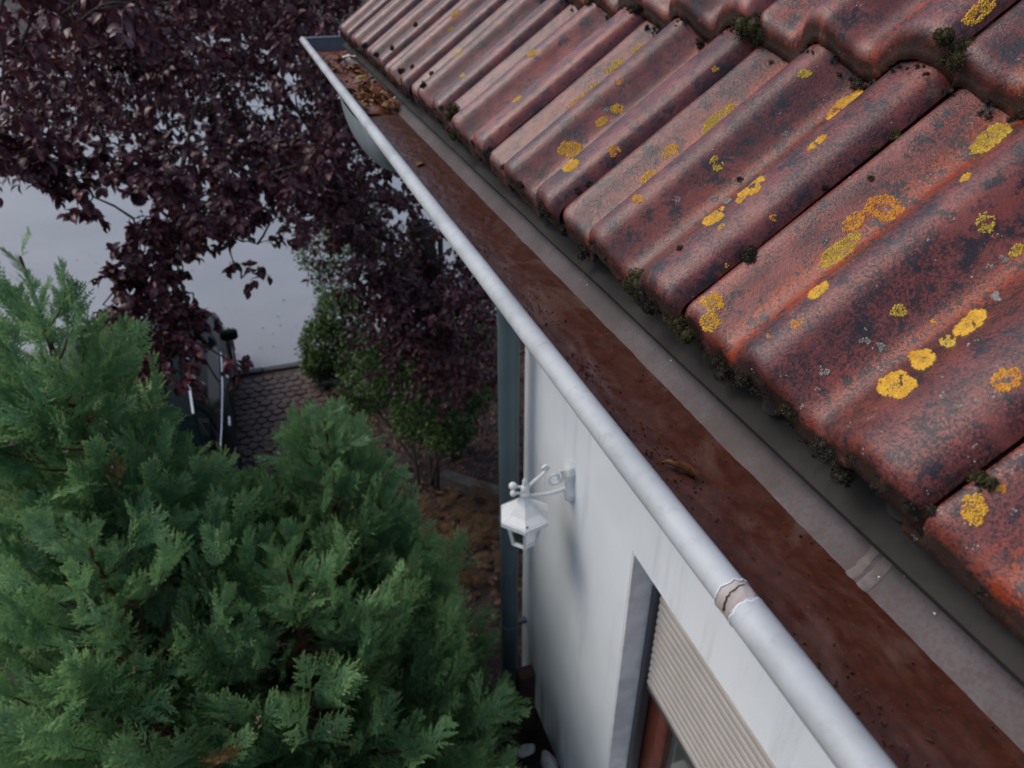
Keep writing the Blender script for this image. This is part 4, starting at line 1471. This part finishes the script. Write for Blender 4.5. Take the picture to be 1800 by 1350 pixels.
def make_car():
    # local: x forward, y left, z up; origin on ground below the middle
    car = empty('parked_car', (-1.57, 7.42, STZ + .06))
    car.rotation_euler = (0, 0, R_(90.5))
    tag(car, 'dark green parked car half hidden behind purple leaves and conifers', 'car')
    st_ = [(-2.12, .55, .80, .45, .62), (-2.05, .74, .90, .32, .80), (-1.75, .83, .97, .22, .98), (-1.2, .865, .95, .20, .99), (-.5, .87, .93, .19, .97), (.2, .87, .92, .19, .95), (.8, .865, .90, .19, .93), (1.3, .85, .86, .20, .89), (1.75, .80, .78, .24, .82), (2.03, .68, .66, .32, .70), (2.12, .48, .55, .42, .57)]
    V, F = [], []
    ring = 16
    for x, hw, zs, z0, zt in st_:
        P = [(0, z0), (hw * .6, z0), (hw * .93, z0 + .03), (hw * .985, z0 + .14), (hw, z0 + (zs - z0) * .5), (hw * .985, zs - .10), (hw * .93, zs - .015), (hw * .72, zs + (zt - zs) * .5 + .005), (0, zt)]
        L = P + [(-y, z) for y, z in P[-2:0:-1]]
        V += [(x, y, z) for y, z in L]
    n = len(L)
    F = [(i_ * n + k, i_ * n + (k + 1) % n, (i_ + 1) * n + (k + 1) % n, (i_ + 1) * n + k) for i_ in range(len(st_) - 1) for k in range(n)]
    F += [tuple(range(n))[::-1], tuple((len(st_) - 1) * n + k for k in range(n))]
    T = Matrix.Translation(car.location) @ Matrix.Rotation(R_(90.5), 4, 'Z')
    Tn = np.array(T)
    W = lambda P: np.asarray(P, float) @ Tn[:3, :3].T + Tn[:3, 3]

    def part(name, V, F, m, parent=car, smooth=True):
        me = mesh(name, W(V), F, smooth)
        if smooth: me.set_sharp_from_angle(angle=R_(35))
        return link(name, me, m, parent)
    body = part('body', V, F, M['car'])
    # cabin: a closed shell, roof plus pillars; glass set on it
    cs_ = [(-1.98, .66, .95, .93), (-1.55, .70, .95, 1.36), (-1.0, .72, .93, 1.45), (-.2, .72, .92, 1.46), (.35, .70, .92, 1.42), (.55, .69, .91, 1.36), (1.28, .72, .88, .90)]
    bw = [.72, .80, .83, .84, .83, .82, .76]
    V = []
    for (x, tw, zb, zt), b_ in zip(cs_, bw):
        k_ = (zt - zb) / .55
        twx = b_ + (.60 - b_) * min(1, max(0, k_))
        V += [(x, b_, zb - .03), (x, (b_ + twx) / 2 + .02, zb + (zt - zb) * .55), (x, twx, zt - .05 * max(0, k_)), (x, twx * .8, zt - .01), (x, 0, zt + .012),
              (x, -twx * .8, zt - .01), (x, -twx, zt - .05 * max(0, k_)), (x, -((b_ + twx) / 2 + .02), zb + (zt - zb) * .55), (x, -b_, zb - .03)]
    n = 9
    F = [(i_ * n + k + 1, i_ * n + k, (i_ + 1) * n + k, (i_ + 1) * n + k + 1) for i_ in range(len(cs_) - 1) for k in range(n - 1)]
    part('cabin', V, F, M['car'])
    CV = np.array(V).reshape(len(cs_), 9, 3)
    off = .006

    def pane(name, P, m, nrm):
        P = np.array(P) + np.array(nrm) * off
        Q = P - np.array(nrm) * .004
        k = len(P)
        part(name, np.concatenate([P, Q]), [tuple(range(k)), tuple(range(2 * k - 1, k - 1, -1))] + [(j, j + k, (j + 1) % k + k, (j + 1) % k) for j in range(k)], m, car, False)
    lerp = lambda a, b, t: a + (b - a) * t
    for sg, (lo, mi, hi) in ((1, (0, 1, 2)), (-1, (8, 7, 6))):
        def sp(i_, f, s):
            a_, b_ = CV[i_], CV[i_ + 1]
            lo_, mi_, hi_ = lerp(a_[lo], b_[lo], s), lerp(a_[mi], b_[mi], s), lerp(a_[hi], b_[hi], s)
            return lerp(lo_, mi_, f / .5) if f <= .5 else lerp(mi_, hi_, (f - .5) / .5)
        for segs in ([(1, .35), (1, 1), (2, .62)], [(2, .72), (3, .25), (3, .85)], [(0, .72), (1, 0), (1, .25)]):
            low = [sp(i_, .14, s) for i_, s in segs]; midp = [sp(i_, .5, s) for i_, s in segs]; up = [sp(i_, .9, s) for i_, s in segs]
            nr = np.array([0, sg * .93, .36])
            pane('side_window', low + [midp[-1]] + up[::-1] + [midp[0]], M['car_glass'], nr)
        P = [sp(i_, .06, s) for i_, s in [(0, .7), (1, 0), (1, .5), (2, .5), (3, .2), (3, .9)]]
        b = MB().tube(W(np.array(P) + np.array([0, sg * .008, .01])), .009, 6); b.build('window_trim', M['chrome'], car, True)
        P = [CV[i_][hi] + np.array([0, sg * .004, .018]) for i_ in (1, 2, 3, 4)]
        b = MB().tube(W(P), .014, 6); b.build('roof_rail', M['chrome'], car, True)
        # mirror
        b = MB().box((0, 0, 0), (.10, .19, .13), bev=.03)
        Vm = np.concatenate(b.V) + np.array([.62, sg * .93, .98])
        part('side_mirror', Vm, b.F, M['car'], car, False)
        for hx in (.02, -.92):
            b = MB().box((hx, sg * .862, .80), (.17, .03, .03), bev=.008)
            part('door_handle', np.concatenate(b.V), b.F, M['chrome'], car, False)
        for x_ in (.62, -.32, -1.22):
            b = MB().box((x_, sg * .871, .57), (.008, .008, .62))
            part('door_gap', np.concatenate(b.V), b.F, M['black'], car, False)
        for wx in (1.33, -1.33):
            th = np.linspace(0, 2 * math.pi, 28, endpoint=False)
            prof_ = [(.20, .0), (.27, -.01), (.305, .02), (.315, .06), (.315, .14), (.305, .18), (.27, .2)]
            Vw, Fw = [], []
            for r_, d_ in prof_:
                Vw += [(wx + r_ * math.cos(t), sg * (.875 - d_), .315 + r_ * math.sin(t)) for t in th]
            Fw = [(j * 28 + k, j * 28 + (k + 1) % 28, (j + 1) * 28 + (k + 1) % 28, (j + 1) * 28 + k) for j in range(len(prof_) - 1) for k in range(28)]
            ty = part('tyre', Vw, Fw, M['tyre'])
            bb = MB()
            for k in range(5):
                t = 2 * math.pi * k / 5
                Rm = np.array([[math.cos(t), 0, -math.sin(t)], [0, 1, 0], [math.sin(t), 0, math.cos(t)]])
                bb.box(Rm @ np.array([.11, 0, 0]) + np.array([wx, sg * .862, .315]), (.2, .02, .05), Rm, .006)
            bb.lathe([(.21, 0), (.2, .012), (.185, .0)], (wx, sg * .855, .315), 24, np.array([[1, 0, 0], [0, 0, sg], [0, 1, 0]]))
            part('rim', np.concatenate(bb.V), bb.F, M['rim'], car, False)
            Va = [(wx + .36 * math.cos(t), sg * .876, .315 + .36 * math.sin(t)) for t in np.linspace(-.25, math.pi + .25, 18)]
            b = MB().tube(W(Va), .018, 6); b.build('wheel_arch', M['black'], car, True)
        b = MB().box((1.93, sg * .55, .62), (.22, .30, .12), np.array(Matrix.Rotation(-sg * .45, 3, 'Z')), .03)
        part('headlight', np.concatenate(b.V), b.F, M['lampglass'], car, False)
        b = MB().box((-2.03, sg * .66, .80), (.12, .18, .2), np.array(Matrix.Rotation(sg * .5, 3, 'Z')), .03)
        part('tail_light', np.concatenate(b.V), b.F, M['red_lamp'], car, False)
    a_, b_ = CV[5], CV[6]
    P = [lerp(a_[2], b_[2], .06), lerp(a_[4], b_[4], .04), lerp(a_[6], b_[6], .06), lerp(a_[7], b_[7], .5) * np.array([1, .97, 1]), lerp(a_[8], b_[8], .9) * np.array([1, .95, 1]), lerp(a_[4], b_[4], .93), lerp(a_[0], b_[0], .9) * np.array([1, .95, 1]), lerp(a_[1], b_[1], .5) * np.array([1, .97, 1])]
    pane('windscreen', P, M['car_glass'], (.55, 0, .83))
    a_, b_ = CV[0], CV[1]
    P = [lerp(b_[2], a_[2], .1), lerp(b_[4], a_[4], .06), lerp(b_[6], a_[6], .1), lerp(b_[8], a_[8], .72) * np.array([1, .9, 1]), lerp(b_[4], a_[4], .75), lerp(b_[0], a_[0], .72) * np.array([1, .9, 1])]
    pane('rear_window', P[::-1], M['car_glass'], (-.68, 0, .72))
    for x_, z_ in ((2.1, .42), (-2.1, .48)):
        b = MB().box((x_, 0, z_), (.09, 1.02, .14), bev=.03)
        part('bumper', np.concatenate(b.V), b.F, M['black'], car, False)
    b = MB().box((2.10, 0, .56), (.05, .7, .09), bev=.012)
    part('grille', np.concatenate(b.V), b.F, M['black'], car, False)
    return car


make_car()

# ------------------------------------------------------------------ conifers
SPR = [feather(10, 5, w_ * 1.1, s_, c_) for w_, s_, c_ in ((.40, 1, .12), (.46, 2, .22), (.36, 3, .05), (.42, 4, .3))]
spr_me = []
for V, F, T in SPR:
    me = mesh('spray', V, F, False); attr(me, 'tip', T); me.materials.append(M['conif']); spr_me.append(me)


dead_me = mesh('dead_spray', SPR[2][0], SPR[2][1], False); attr(dead_me, 'tip', SPR[2][2]); dead_me.materials.append(M['dead'])


def conifer(lab, top, height, rad, n_limb, seed, lean=(0, 0), power=.75, size=1.0, shown=100, topx=1.0):
    rs = np.random.default_rng(seed)
    top = np.asarray(top, float)
    base = np.array([top[0] + lean[0], top[1] + lean[1], 0.0])
    base[2] = float(gz(base[0], base[1])) - .06
    Hh = top[2] - base[2]
    t_ = empty('conifer', base)
    tag(t_, lab, 'conifer', 'conifers in front of the house')
    ax = lambda h: base + (top - base) * h + np.array([.05 * math.sin(h * 7 + seed), .05 * math.cos(h * 6 + seed), 0]) * (1 - h) * h * 2
    hs_ = np.linspace(0, 1, 30)
    MB().tube([ax(h) for h in hs_], np.linspace(.05, .0045, 30), 9).build('trunk', M['cstem'], t_, True)
    items = []
    lb = MB()
    cones = []
    for q in range(n_limb):
        f = (.02 + .98 * (q + rs.random()) / n_limb) ** topx   # 0 top .. 1 lowest built
        h = 1 - f * height / Hh
        h = max(h, .03)
        az = q * 2.399963 + rs.normal(0, .25)
        Rl = rad * (f ** power) * rs.uniform(.78, 1.15) + .05
        el = R_(62 - 34 * f + rs.normal(0, 7))
        out_ = np.array([math.cos(az), math.sin(az), 0])
        rise_t = math.tan(el) * Rl * .72
        p0 = ax(max(.02, h - rise_t / Hh))
        pts = []
        for k in range(8):
            s = k / 7
            rise = math.tan(el) * s * Rl * (.45 + .55 * s) * .72
            pts.append(p0 + out_ * Rl * s + np.array([0, 0, rise - .10 * Rl * math.sin(s * 3.14)]))
        pts = np.array(pts)
        lb.tube(pts, np.linspace(.0042 + .010 * Rl, .0013, 8), 5)
        tan = np.gradient(pts, axis=0)
        nsp = int(3 + Rl * 7)
        side = np.cross(out_, [0, 0, 1.0])
        for k in range(nsp):
            s = .30 + .70 * (k + rs.random() * .7) / nsp
            i_ = min(6, int(s * 7)); ff = s * 7 - i_
            p = pts[i_] * (1 - ff) + pts[i_ + 1] * ff
            tg = unit(tan[i_])
            sg = 1 if k % 2 else -1
            d = unit(tg * .45 + out_ * .25 + side * sg * rs.uniform(.15, .7) + np.array([0, 0, rs.uniform(.25, .9)]) + rs.normal(0, .15, 3))
            L = rs.uniform(.20, .35) * (1.1 - .3 * s) * size * (.5 + .5 * min(1, f * 4))
            nr = unit(out_ * .75 + np.array([0, 0, .5]) + rs.normal(0, .42, 3))
            items.append((p, d, nr, L))
            if rs.random() < .10: cones.append(p + d * L * .75)
        items.append((pts[-1] - tan[-1] * .3, unit(tan[-1] + np.array([0, 0, .02])), unit(out_ * .6 + np.array([0, 0, .6]) + rs.normal(0, .3, 3)),   .25 * size * rs.uniform(.8, 1.15) * (.5 + .5 * min(1, f * 4))))
    lb.build('limb', M['cstem'], t_, True)
    for k in range(16 if topx == 1.0 else 8):
        h = 1 - (.010 if topx == 1.0 else .02) * k
        d = unit(np.array([math.cos(k * 2.4), math.sin(k * 2.4), 1.3]))
        items.append((ax(h), d, unit(rs.standard_normal(3)), .10 + .006 * k))
    mats = []
    for p, d, nr, L in items:
        nr = nr - d * (nr @ d); nr = unit(nr); y = np.cross(nr, d)
        mats.append(basis(p, d * L, y * L, nr * L))
    mats = np.array(mats)
    kind = rs.integers(0, 4, len(mats))
    # the sprays that show largest are pieces of their own
    px = np.array([proj(m_[:3, 3] + m_[:3, 0] * .5) for m_ in mats])
    vis = (px[:, 0] > -20) & (px[:, 0] < 1000) & (px[:, 1] > 300) & (px[:, 1] < 1380)
    size_ = np.where(vis, np.linalg.norm(mats[:, :3, 0], axis=1) / px[:, 2], 0)
    near = np.argsort(-size_ + .0 * px[:, 2])[:shown]
    own = np.zeros(len(mats), bool); own[near] = True
    for c_i, i_ in enumerate(near):
        dead = c_i % 31 == 7
        o = link('dead_spray' if dead else 'spray', dead_me if dead else spr_me[kind[i_]], None, t_)
        o.matrix_basis = Matrix(mats[i_])
    AV, AF, AT, nb_ = [], [], [], 0
    for k in range(4):
        sel = mats[(kind == k) & ~own]
        if not len(sel): continue
        V, F = scatter(SPR[k][0], SPR[k][1], sel)
        AV.append(V); AF.append(F + nb_); AT.append(np.tile(SPR[k][2], len(sel))); nb_ += len(V)
    me = mesh('foliage', np.concatenate(AV), np.concatenate(AF), False)
    attr(me, 'tip', np.concatenate(AT))
    o = link('foliage', me, M['conif'], t_); o['kind'] = 'stuff'
    if cones:
        Ms_ = []
        for c_ in cones:
            for _ in range(rs.integers(4, 10)):
                d = unit(rs.standard_normal(3)); fx = unit(np.cross(d, rs.standard_normal(3)))
                s = rs.uniform(.0025, .0048)
                Ms_.append(basis(c_ + rs.normal(0, .012, 3), fx * s, np.cross(d, fx) * s, d * s * 1.6))
        V, F = scatter(GV, GF, Ms_)
        o = link('cones', mesh('cones', V, F), M['cone'], t_); o['kind'] = 'stuff'
    return len(items)


nA = conifer('tall conifer at left with thin bare brown leader above its crown', at(35, 450, 2.35), 2.55, .68, 150, 11, lean=(.05, -.1), power=.95, shown=100, topx=.74)
nB = conifer('conifer in the middle with rounded tips in front of the dark shrubs', at(570, 740, 3.0), 1.75, .54, 92, 12, power=.75, shown=70)
nC = conifer('low bushy conifer at the bottom, nearest to the camera', at(500, 985, 2.55), 1.5, .72, 88, 13, power=.6, shown=70)
nE = conifer('bushy conifer filling the lower left corner', at(150, 945, 2.3), 1.5, .84, 100, 15, power=.6, shown=60)
nF = conifer('small conifer between the tall left one and the middle one', at(390, 870, 2.9), 1.4, .5, 70, 16, power=.7, shown=40)
nD = conifer('narrow conifer at right, its tips touching the downpipe', at(665, 1010, 3.0), 1.4, .50, 80, 14, power=.6, shown=60)

# ------------------------------------------------------------------ purple leaved tree
tr0 = np.array([1.35, 5.7, float(gz(1.35, 5.7))])
tree = empty('plum_tree', tr0)
tag(tree, 'purple leaved tree overhanging the street at upper left', 'tree')
fork = at(735, 395, 5.6)
MB().tube([tr0 + np.array([0, 0, -.1]), tr0 + np.array([-.05, .03, .9]), (tr0 + fork) / 2 + np.array([.05, 0, .3]), fork], [.15, .12, .105, .09], 12).build('trunk', M['bark'], tree, True)
clus = []                                  # centre, spread, leaves


def region(poly, n, d0, d1, spread, leaves):
    poly = np.array(poly, float)
    x0, y0 = poly.min(0); x1, y1 = poly.max(0)
    c = 0
    while c < n:
        u, v = rng.uniform(x0, x1), rng.uniform(y0, y1)
        ins = False
        j = len(poly) - 1
        for i_ in range(len(poly)):
            if (poly[i_][1] > v) != (poly[j][1] > v) and u < (poly[j][0] - poly[i_][0]) * (v - poly[i_][1]) / (poly[j][1] - poly[i_][1]) + poly[i_][0]: ins = not ins
            j = i_
        if not ins: continue
        clus.append((at(u, v, rng.uniform(d0, d1)), spread, leaves)); c += 1


region([(-150, -220), (640, -220), (600, 60), (600, 250), (420, 270), (180, 240), (-60, 260)], 95, 3.0, 5.2, .17, 95)
region([(-150, -200), (330, -200), (270, 60), (60, 190), (-120, 220)], 26, 2.3, 3.0, .14, 60)
region([(250, -150), (640, -150), (600, 180), (560, 260), (260, 200)], 60, 4.4, 6.2, .22, 100)
region([(560, 130), (660, 250), (740, 340), (860, 520), (870, 620), (760, 660), (680, 620), (640, 470), (540, 330)], 85, 4.6, 6.6, .19, 95)
region([(-150, 60), (440, 60), (440, 250), (-150, 235)], 70, 4.4, 6.4, .19, 85)
region([(560, 380), (860, 540), (870, 660), (740, 690), (690, 650), (640, 520)], 40, 4.8, 5.5, .17, 80)
region([(420, 230), (590, 230), (600, 420), (520, 430)], 16, 4.0, 5.0, .13, 70)
region([(80, 255), (560, 255), (520, 330), (230, 340), (100, 300)], 46, 3.0, 4.4, .10, 55)
region([(130, 320), (480, 320), (470, 430), (330, 470), (170, 450)], 22, 3.0, 3.9, .075, 32)
region([(-20, 250), (80, 250), (70, 300), (-20, 320)], 9, 2.9, 3.4, .07, 44)
region([(90, 300), (150, 320), (140, 385), (110, 370)], 5, 3.0, 3.3, .06, 34)
region([(230, 330), (520, 330), (470, 400), (330, 430), (250, 400)], 26, 3.0, 4.2, .07, 28)
region([(240, 400), (360, 420), (330, 480), (170, 490)], 12, 3.1, 3.5, .06, 32)
region([(170, 480), (350, 470), (365, 540), (330, 600), (160, 560)], 19, 3.1, 3.5, .065, 46)
region([(385, 600), (430, 625), (430, 650), (400, 640)], 2, 3.2, 3.4, .03, 14)
region([(230, 580), (330, 580), (350, 620), (310, 700), (240, 690)], 15, 3.1, 3.5, .06, 44)
region([(340, 470), (520, 465), (500, 485), (420, 490)], 3, 3.4, 3.8, .04, 12)
tw = MB(); lm = MB()
leafM = []
hubs = [at(300, 60, 4.4), at(80, 100, 3.4), at(480, 120, 5.0), at(330, 250, 3.9), at(640, 330, 5.6), at(760, 520, 5.8), at(300, 430, 3.6)]
for a_, b_ in ((fork, hubs[4]), (fork, hubs[5]), (hubs[4], hubs[2]), (hubs[2], hubs[0]), (hubs[0], hubs[1]), (hubs[2], hubs[3]), (hubs[3], hubs[6])):
    mid_ = (a_ + b_) / 2 + rng.normal(0, .10, 3) + np.array([0, 0, .10])
    lm_r = .032 if a_ is fork else .016
    MB().tube([a_, a_ * .6 + mid_ * .4 + rng.normal(0, .03, 3), mid_, b_ * .6 + mid_ * .4 + rng.normal(0, .03, 3), b_], np.linspace(lm_r, lm_r * .5, 5), 8).build('limb', M['bark'], tree, True)
nodes = [np.array(h) for h in hubs] + [fork]
H_ = np.array(hubs)
clus.sort(key=lambda q: np.linalg.norm(H_ - q[0], axis=1).min())
for c_, sp_, nl in clus:
    NA = np.array(nodes)
    hb = NA[np.argmin(np.linalg.norm(NA - c_, axis=1))]          # grow from the nearest wood already there
    p1 = (hb + c_) / 2 + rng.normal(0, .03, 3) + np.array([0, 0, .03])
    path = [hb, hb * .6 + p1 * .4 + rng.normal(0, .012, 3), p1, p1 * .4 + c_ * .6 + rng.normal(0, .012, 3), c_]
    tw.tube(path, np.linspace(.0060, .0026, 5), 5, False)
    nodes += [p1, c_]
    nt_ = max(2, nl // 11)
    for _ in range(nt_):
        e = c_ + rng.normal(0, sp_, 3) * np.array([1, 1, .8]) + np.array([0, 0, -.03])
        s_ = c_ + (p1 - c_) * rng.uniform(0, .35)
        m_ = (s_ + e) / 2 + np.array([0, 0, .03])
        tw.tube([s_, m_, e], [.0024, .0017, .0009], 4, False)
        for k in range(int(1.35 * nl / nt_)):
            t = rng.uniform(.15, 1.02)
            p = (1 - t) ** 2 * s_ + 2 * t * (1 - t) * m_ + t * t * e
            d = unit(unit(e - s_) * .5 + rng.normal(0, .6, 3) + np.array([0, 0, -.55]))
            up = unit(np.array([0, 0, 1.0]) + rng.normal(0, .5, 3))
            leafM.append(leaf_matrix(p, d, up, rng.uniform(.034, .060)))
tw.build('twigs', M['bark'], tree)['kind'] = 'stuff'
leafM = np.array(leafM)
PT = []
px = np.array([proj(m_[:3, 3] + m_[:3, 0] * .5) for m_ in leafM])
facing = np.abs(np.einsum('ij,ij->i', leafM[:, :3, 2] / np.linalg.norm(leafM[:, :3, 2], axis=1)[:, None], unit(Fv)[None]))
vis = (px[:, 0] > 5) & (px[:, 0] < 900) & (px[:, 1] > 5) & (px[:, 1] < 720)
score = np.where(vis, np.linalg.norm(leafM[:, :3, 0], axis=1) / px[:, 2] * (.4 + facing), 0)
own = np.argsort(-score)[:300]
mask = np.ones(len(leafM), bool); mask[own] = False
lme = mesh('leaf', PL, PLF); lme.materials.append(M['purple'])
for i_ in own:
    o = link('leaf', lme, None, tree); o.matrix_basis = Matrix(leafM[i_])
V, F = scatter(PL, PLF, leafM[mask])
o = link('foliage', mesh('foliage', V, F), M['purple'], tree); o['kind'] = 'stuff'

# ------------------------------------------------------------------ green shrubs below the tree
SL, SLF = leaf_template(4, .6, .3, .3)


def shrub(lab, blobs, nleaf, seed, leaf=(.03, .05)):
    rs = np.random.default_rng(seed)
    c0 = np.mean([b[0] for b in blobs], 0)
    base = np.array([c0[0], c0[1], float(gz(c0[0], c0[1]))])
    t_ = empty('shrub', base); tag(t_, lab, 'shrub')
    st_ = MB(); Ms_ = []
    tot = sum(b[1] ** 2 for b in blobs)
    for c_, r_, zs in blobs:
        st_.tube([base + rs.normal(0, .05, 3) * np.array([1, 1, 0]), (base + c_) / 2 + rs.normal(0, .05, 3), c_], [.018, .012, .006], 6)
        for q in range(int(nleaf * r_ * r_ / tot)):
            d = unit(rs.standard_normal(3)); rr = r_ * rs.uniform(.3, 1.0) ** .5 * (1 + .3 * nz(d * 2 + seed))
            p = c_ + d * rr * np.array([1, 1, zs])
            Ms_.append(leaf_matrix(p, unit(d * .6 + rs.normal(0, .6, 3) + np.array([0, 0, .2])), unit(np.array([0, 0, 1.0]) + rs.normal(0, .5, 3)), rs.uniform(*leaf)))
    st_.build('stems', M['bark'], t_, True)
    V, F = scatter(SL, SLF, Ms_)
    o = link('foliage', mesh('foliage', V, F), M['shrub'], t_); o['kind'] = 'stuff'


shrub('dense green shrub beside the paved drive under the purple tree', [(at(575, 610, 9.2), .34, 1.1), (at(600, 560, 9.2), .34, 1.2), (at(560, 640, 9.3), .22, .9), (at(640, 630, 9.0), .36, 1.0), (at(700, 640, 8.6), .36, .8)], 14000, 3, (.035, .06))
shrub('loose upper shrub with bright leaf edges below the purple branches', [(at(560, 440, 8.2), .28, 1.2), (at(620, 400, 8.2), .36, 1.1), (at(590, 500, 8.4), .26, 1.2), (at(690, 470, 8.0), .36, 1.2)], 5200, 4)
shrub('dark leafy shrub in deep shade around the foot of the purple tree', [(at(690, 640, 6.4), .34, .9), (at(770, 660, 6.2), .32, .9), (at(640, 690, 6.8), .26, .8), (at(820, 690, 6.0), .24, .8), (at(745, 730, 5.7), .26, .8), (at(790, 760, 5.5), .2, .7)], 11000, 8)
shrub('small fresh green shrub in the shade right behind the downpipe', [(at(825, 560, 7.6), .26, 1.2), (at(850, 600, 7.4), .22, 1.1), (at(790, 640, 7.4), .22, .8)], 2200, 5, (.04, .07))

scene.render.engine = 'CYCLES'
scene.cycles.max_bounces = 4
scene.cycles.diffuse_bounces = 3
scene.cycles.glossy_bounces = 2
scene.cycles.transmission_bounces = 4
scene.cycles.transparent_max_bounces = 4
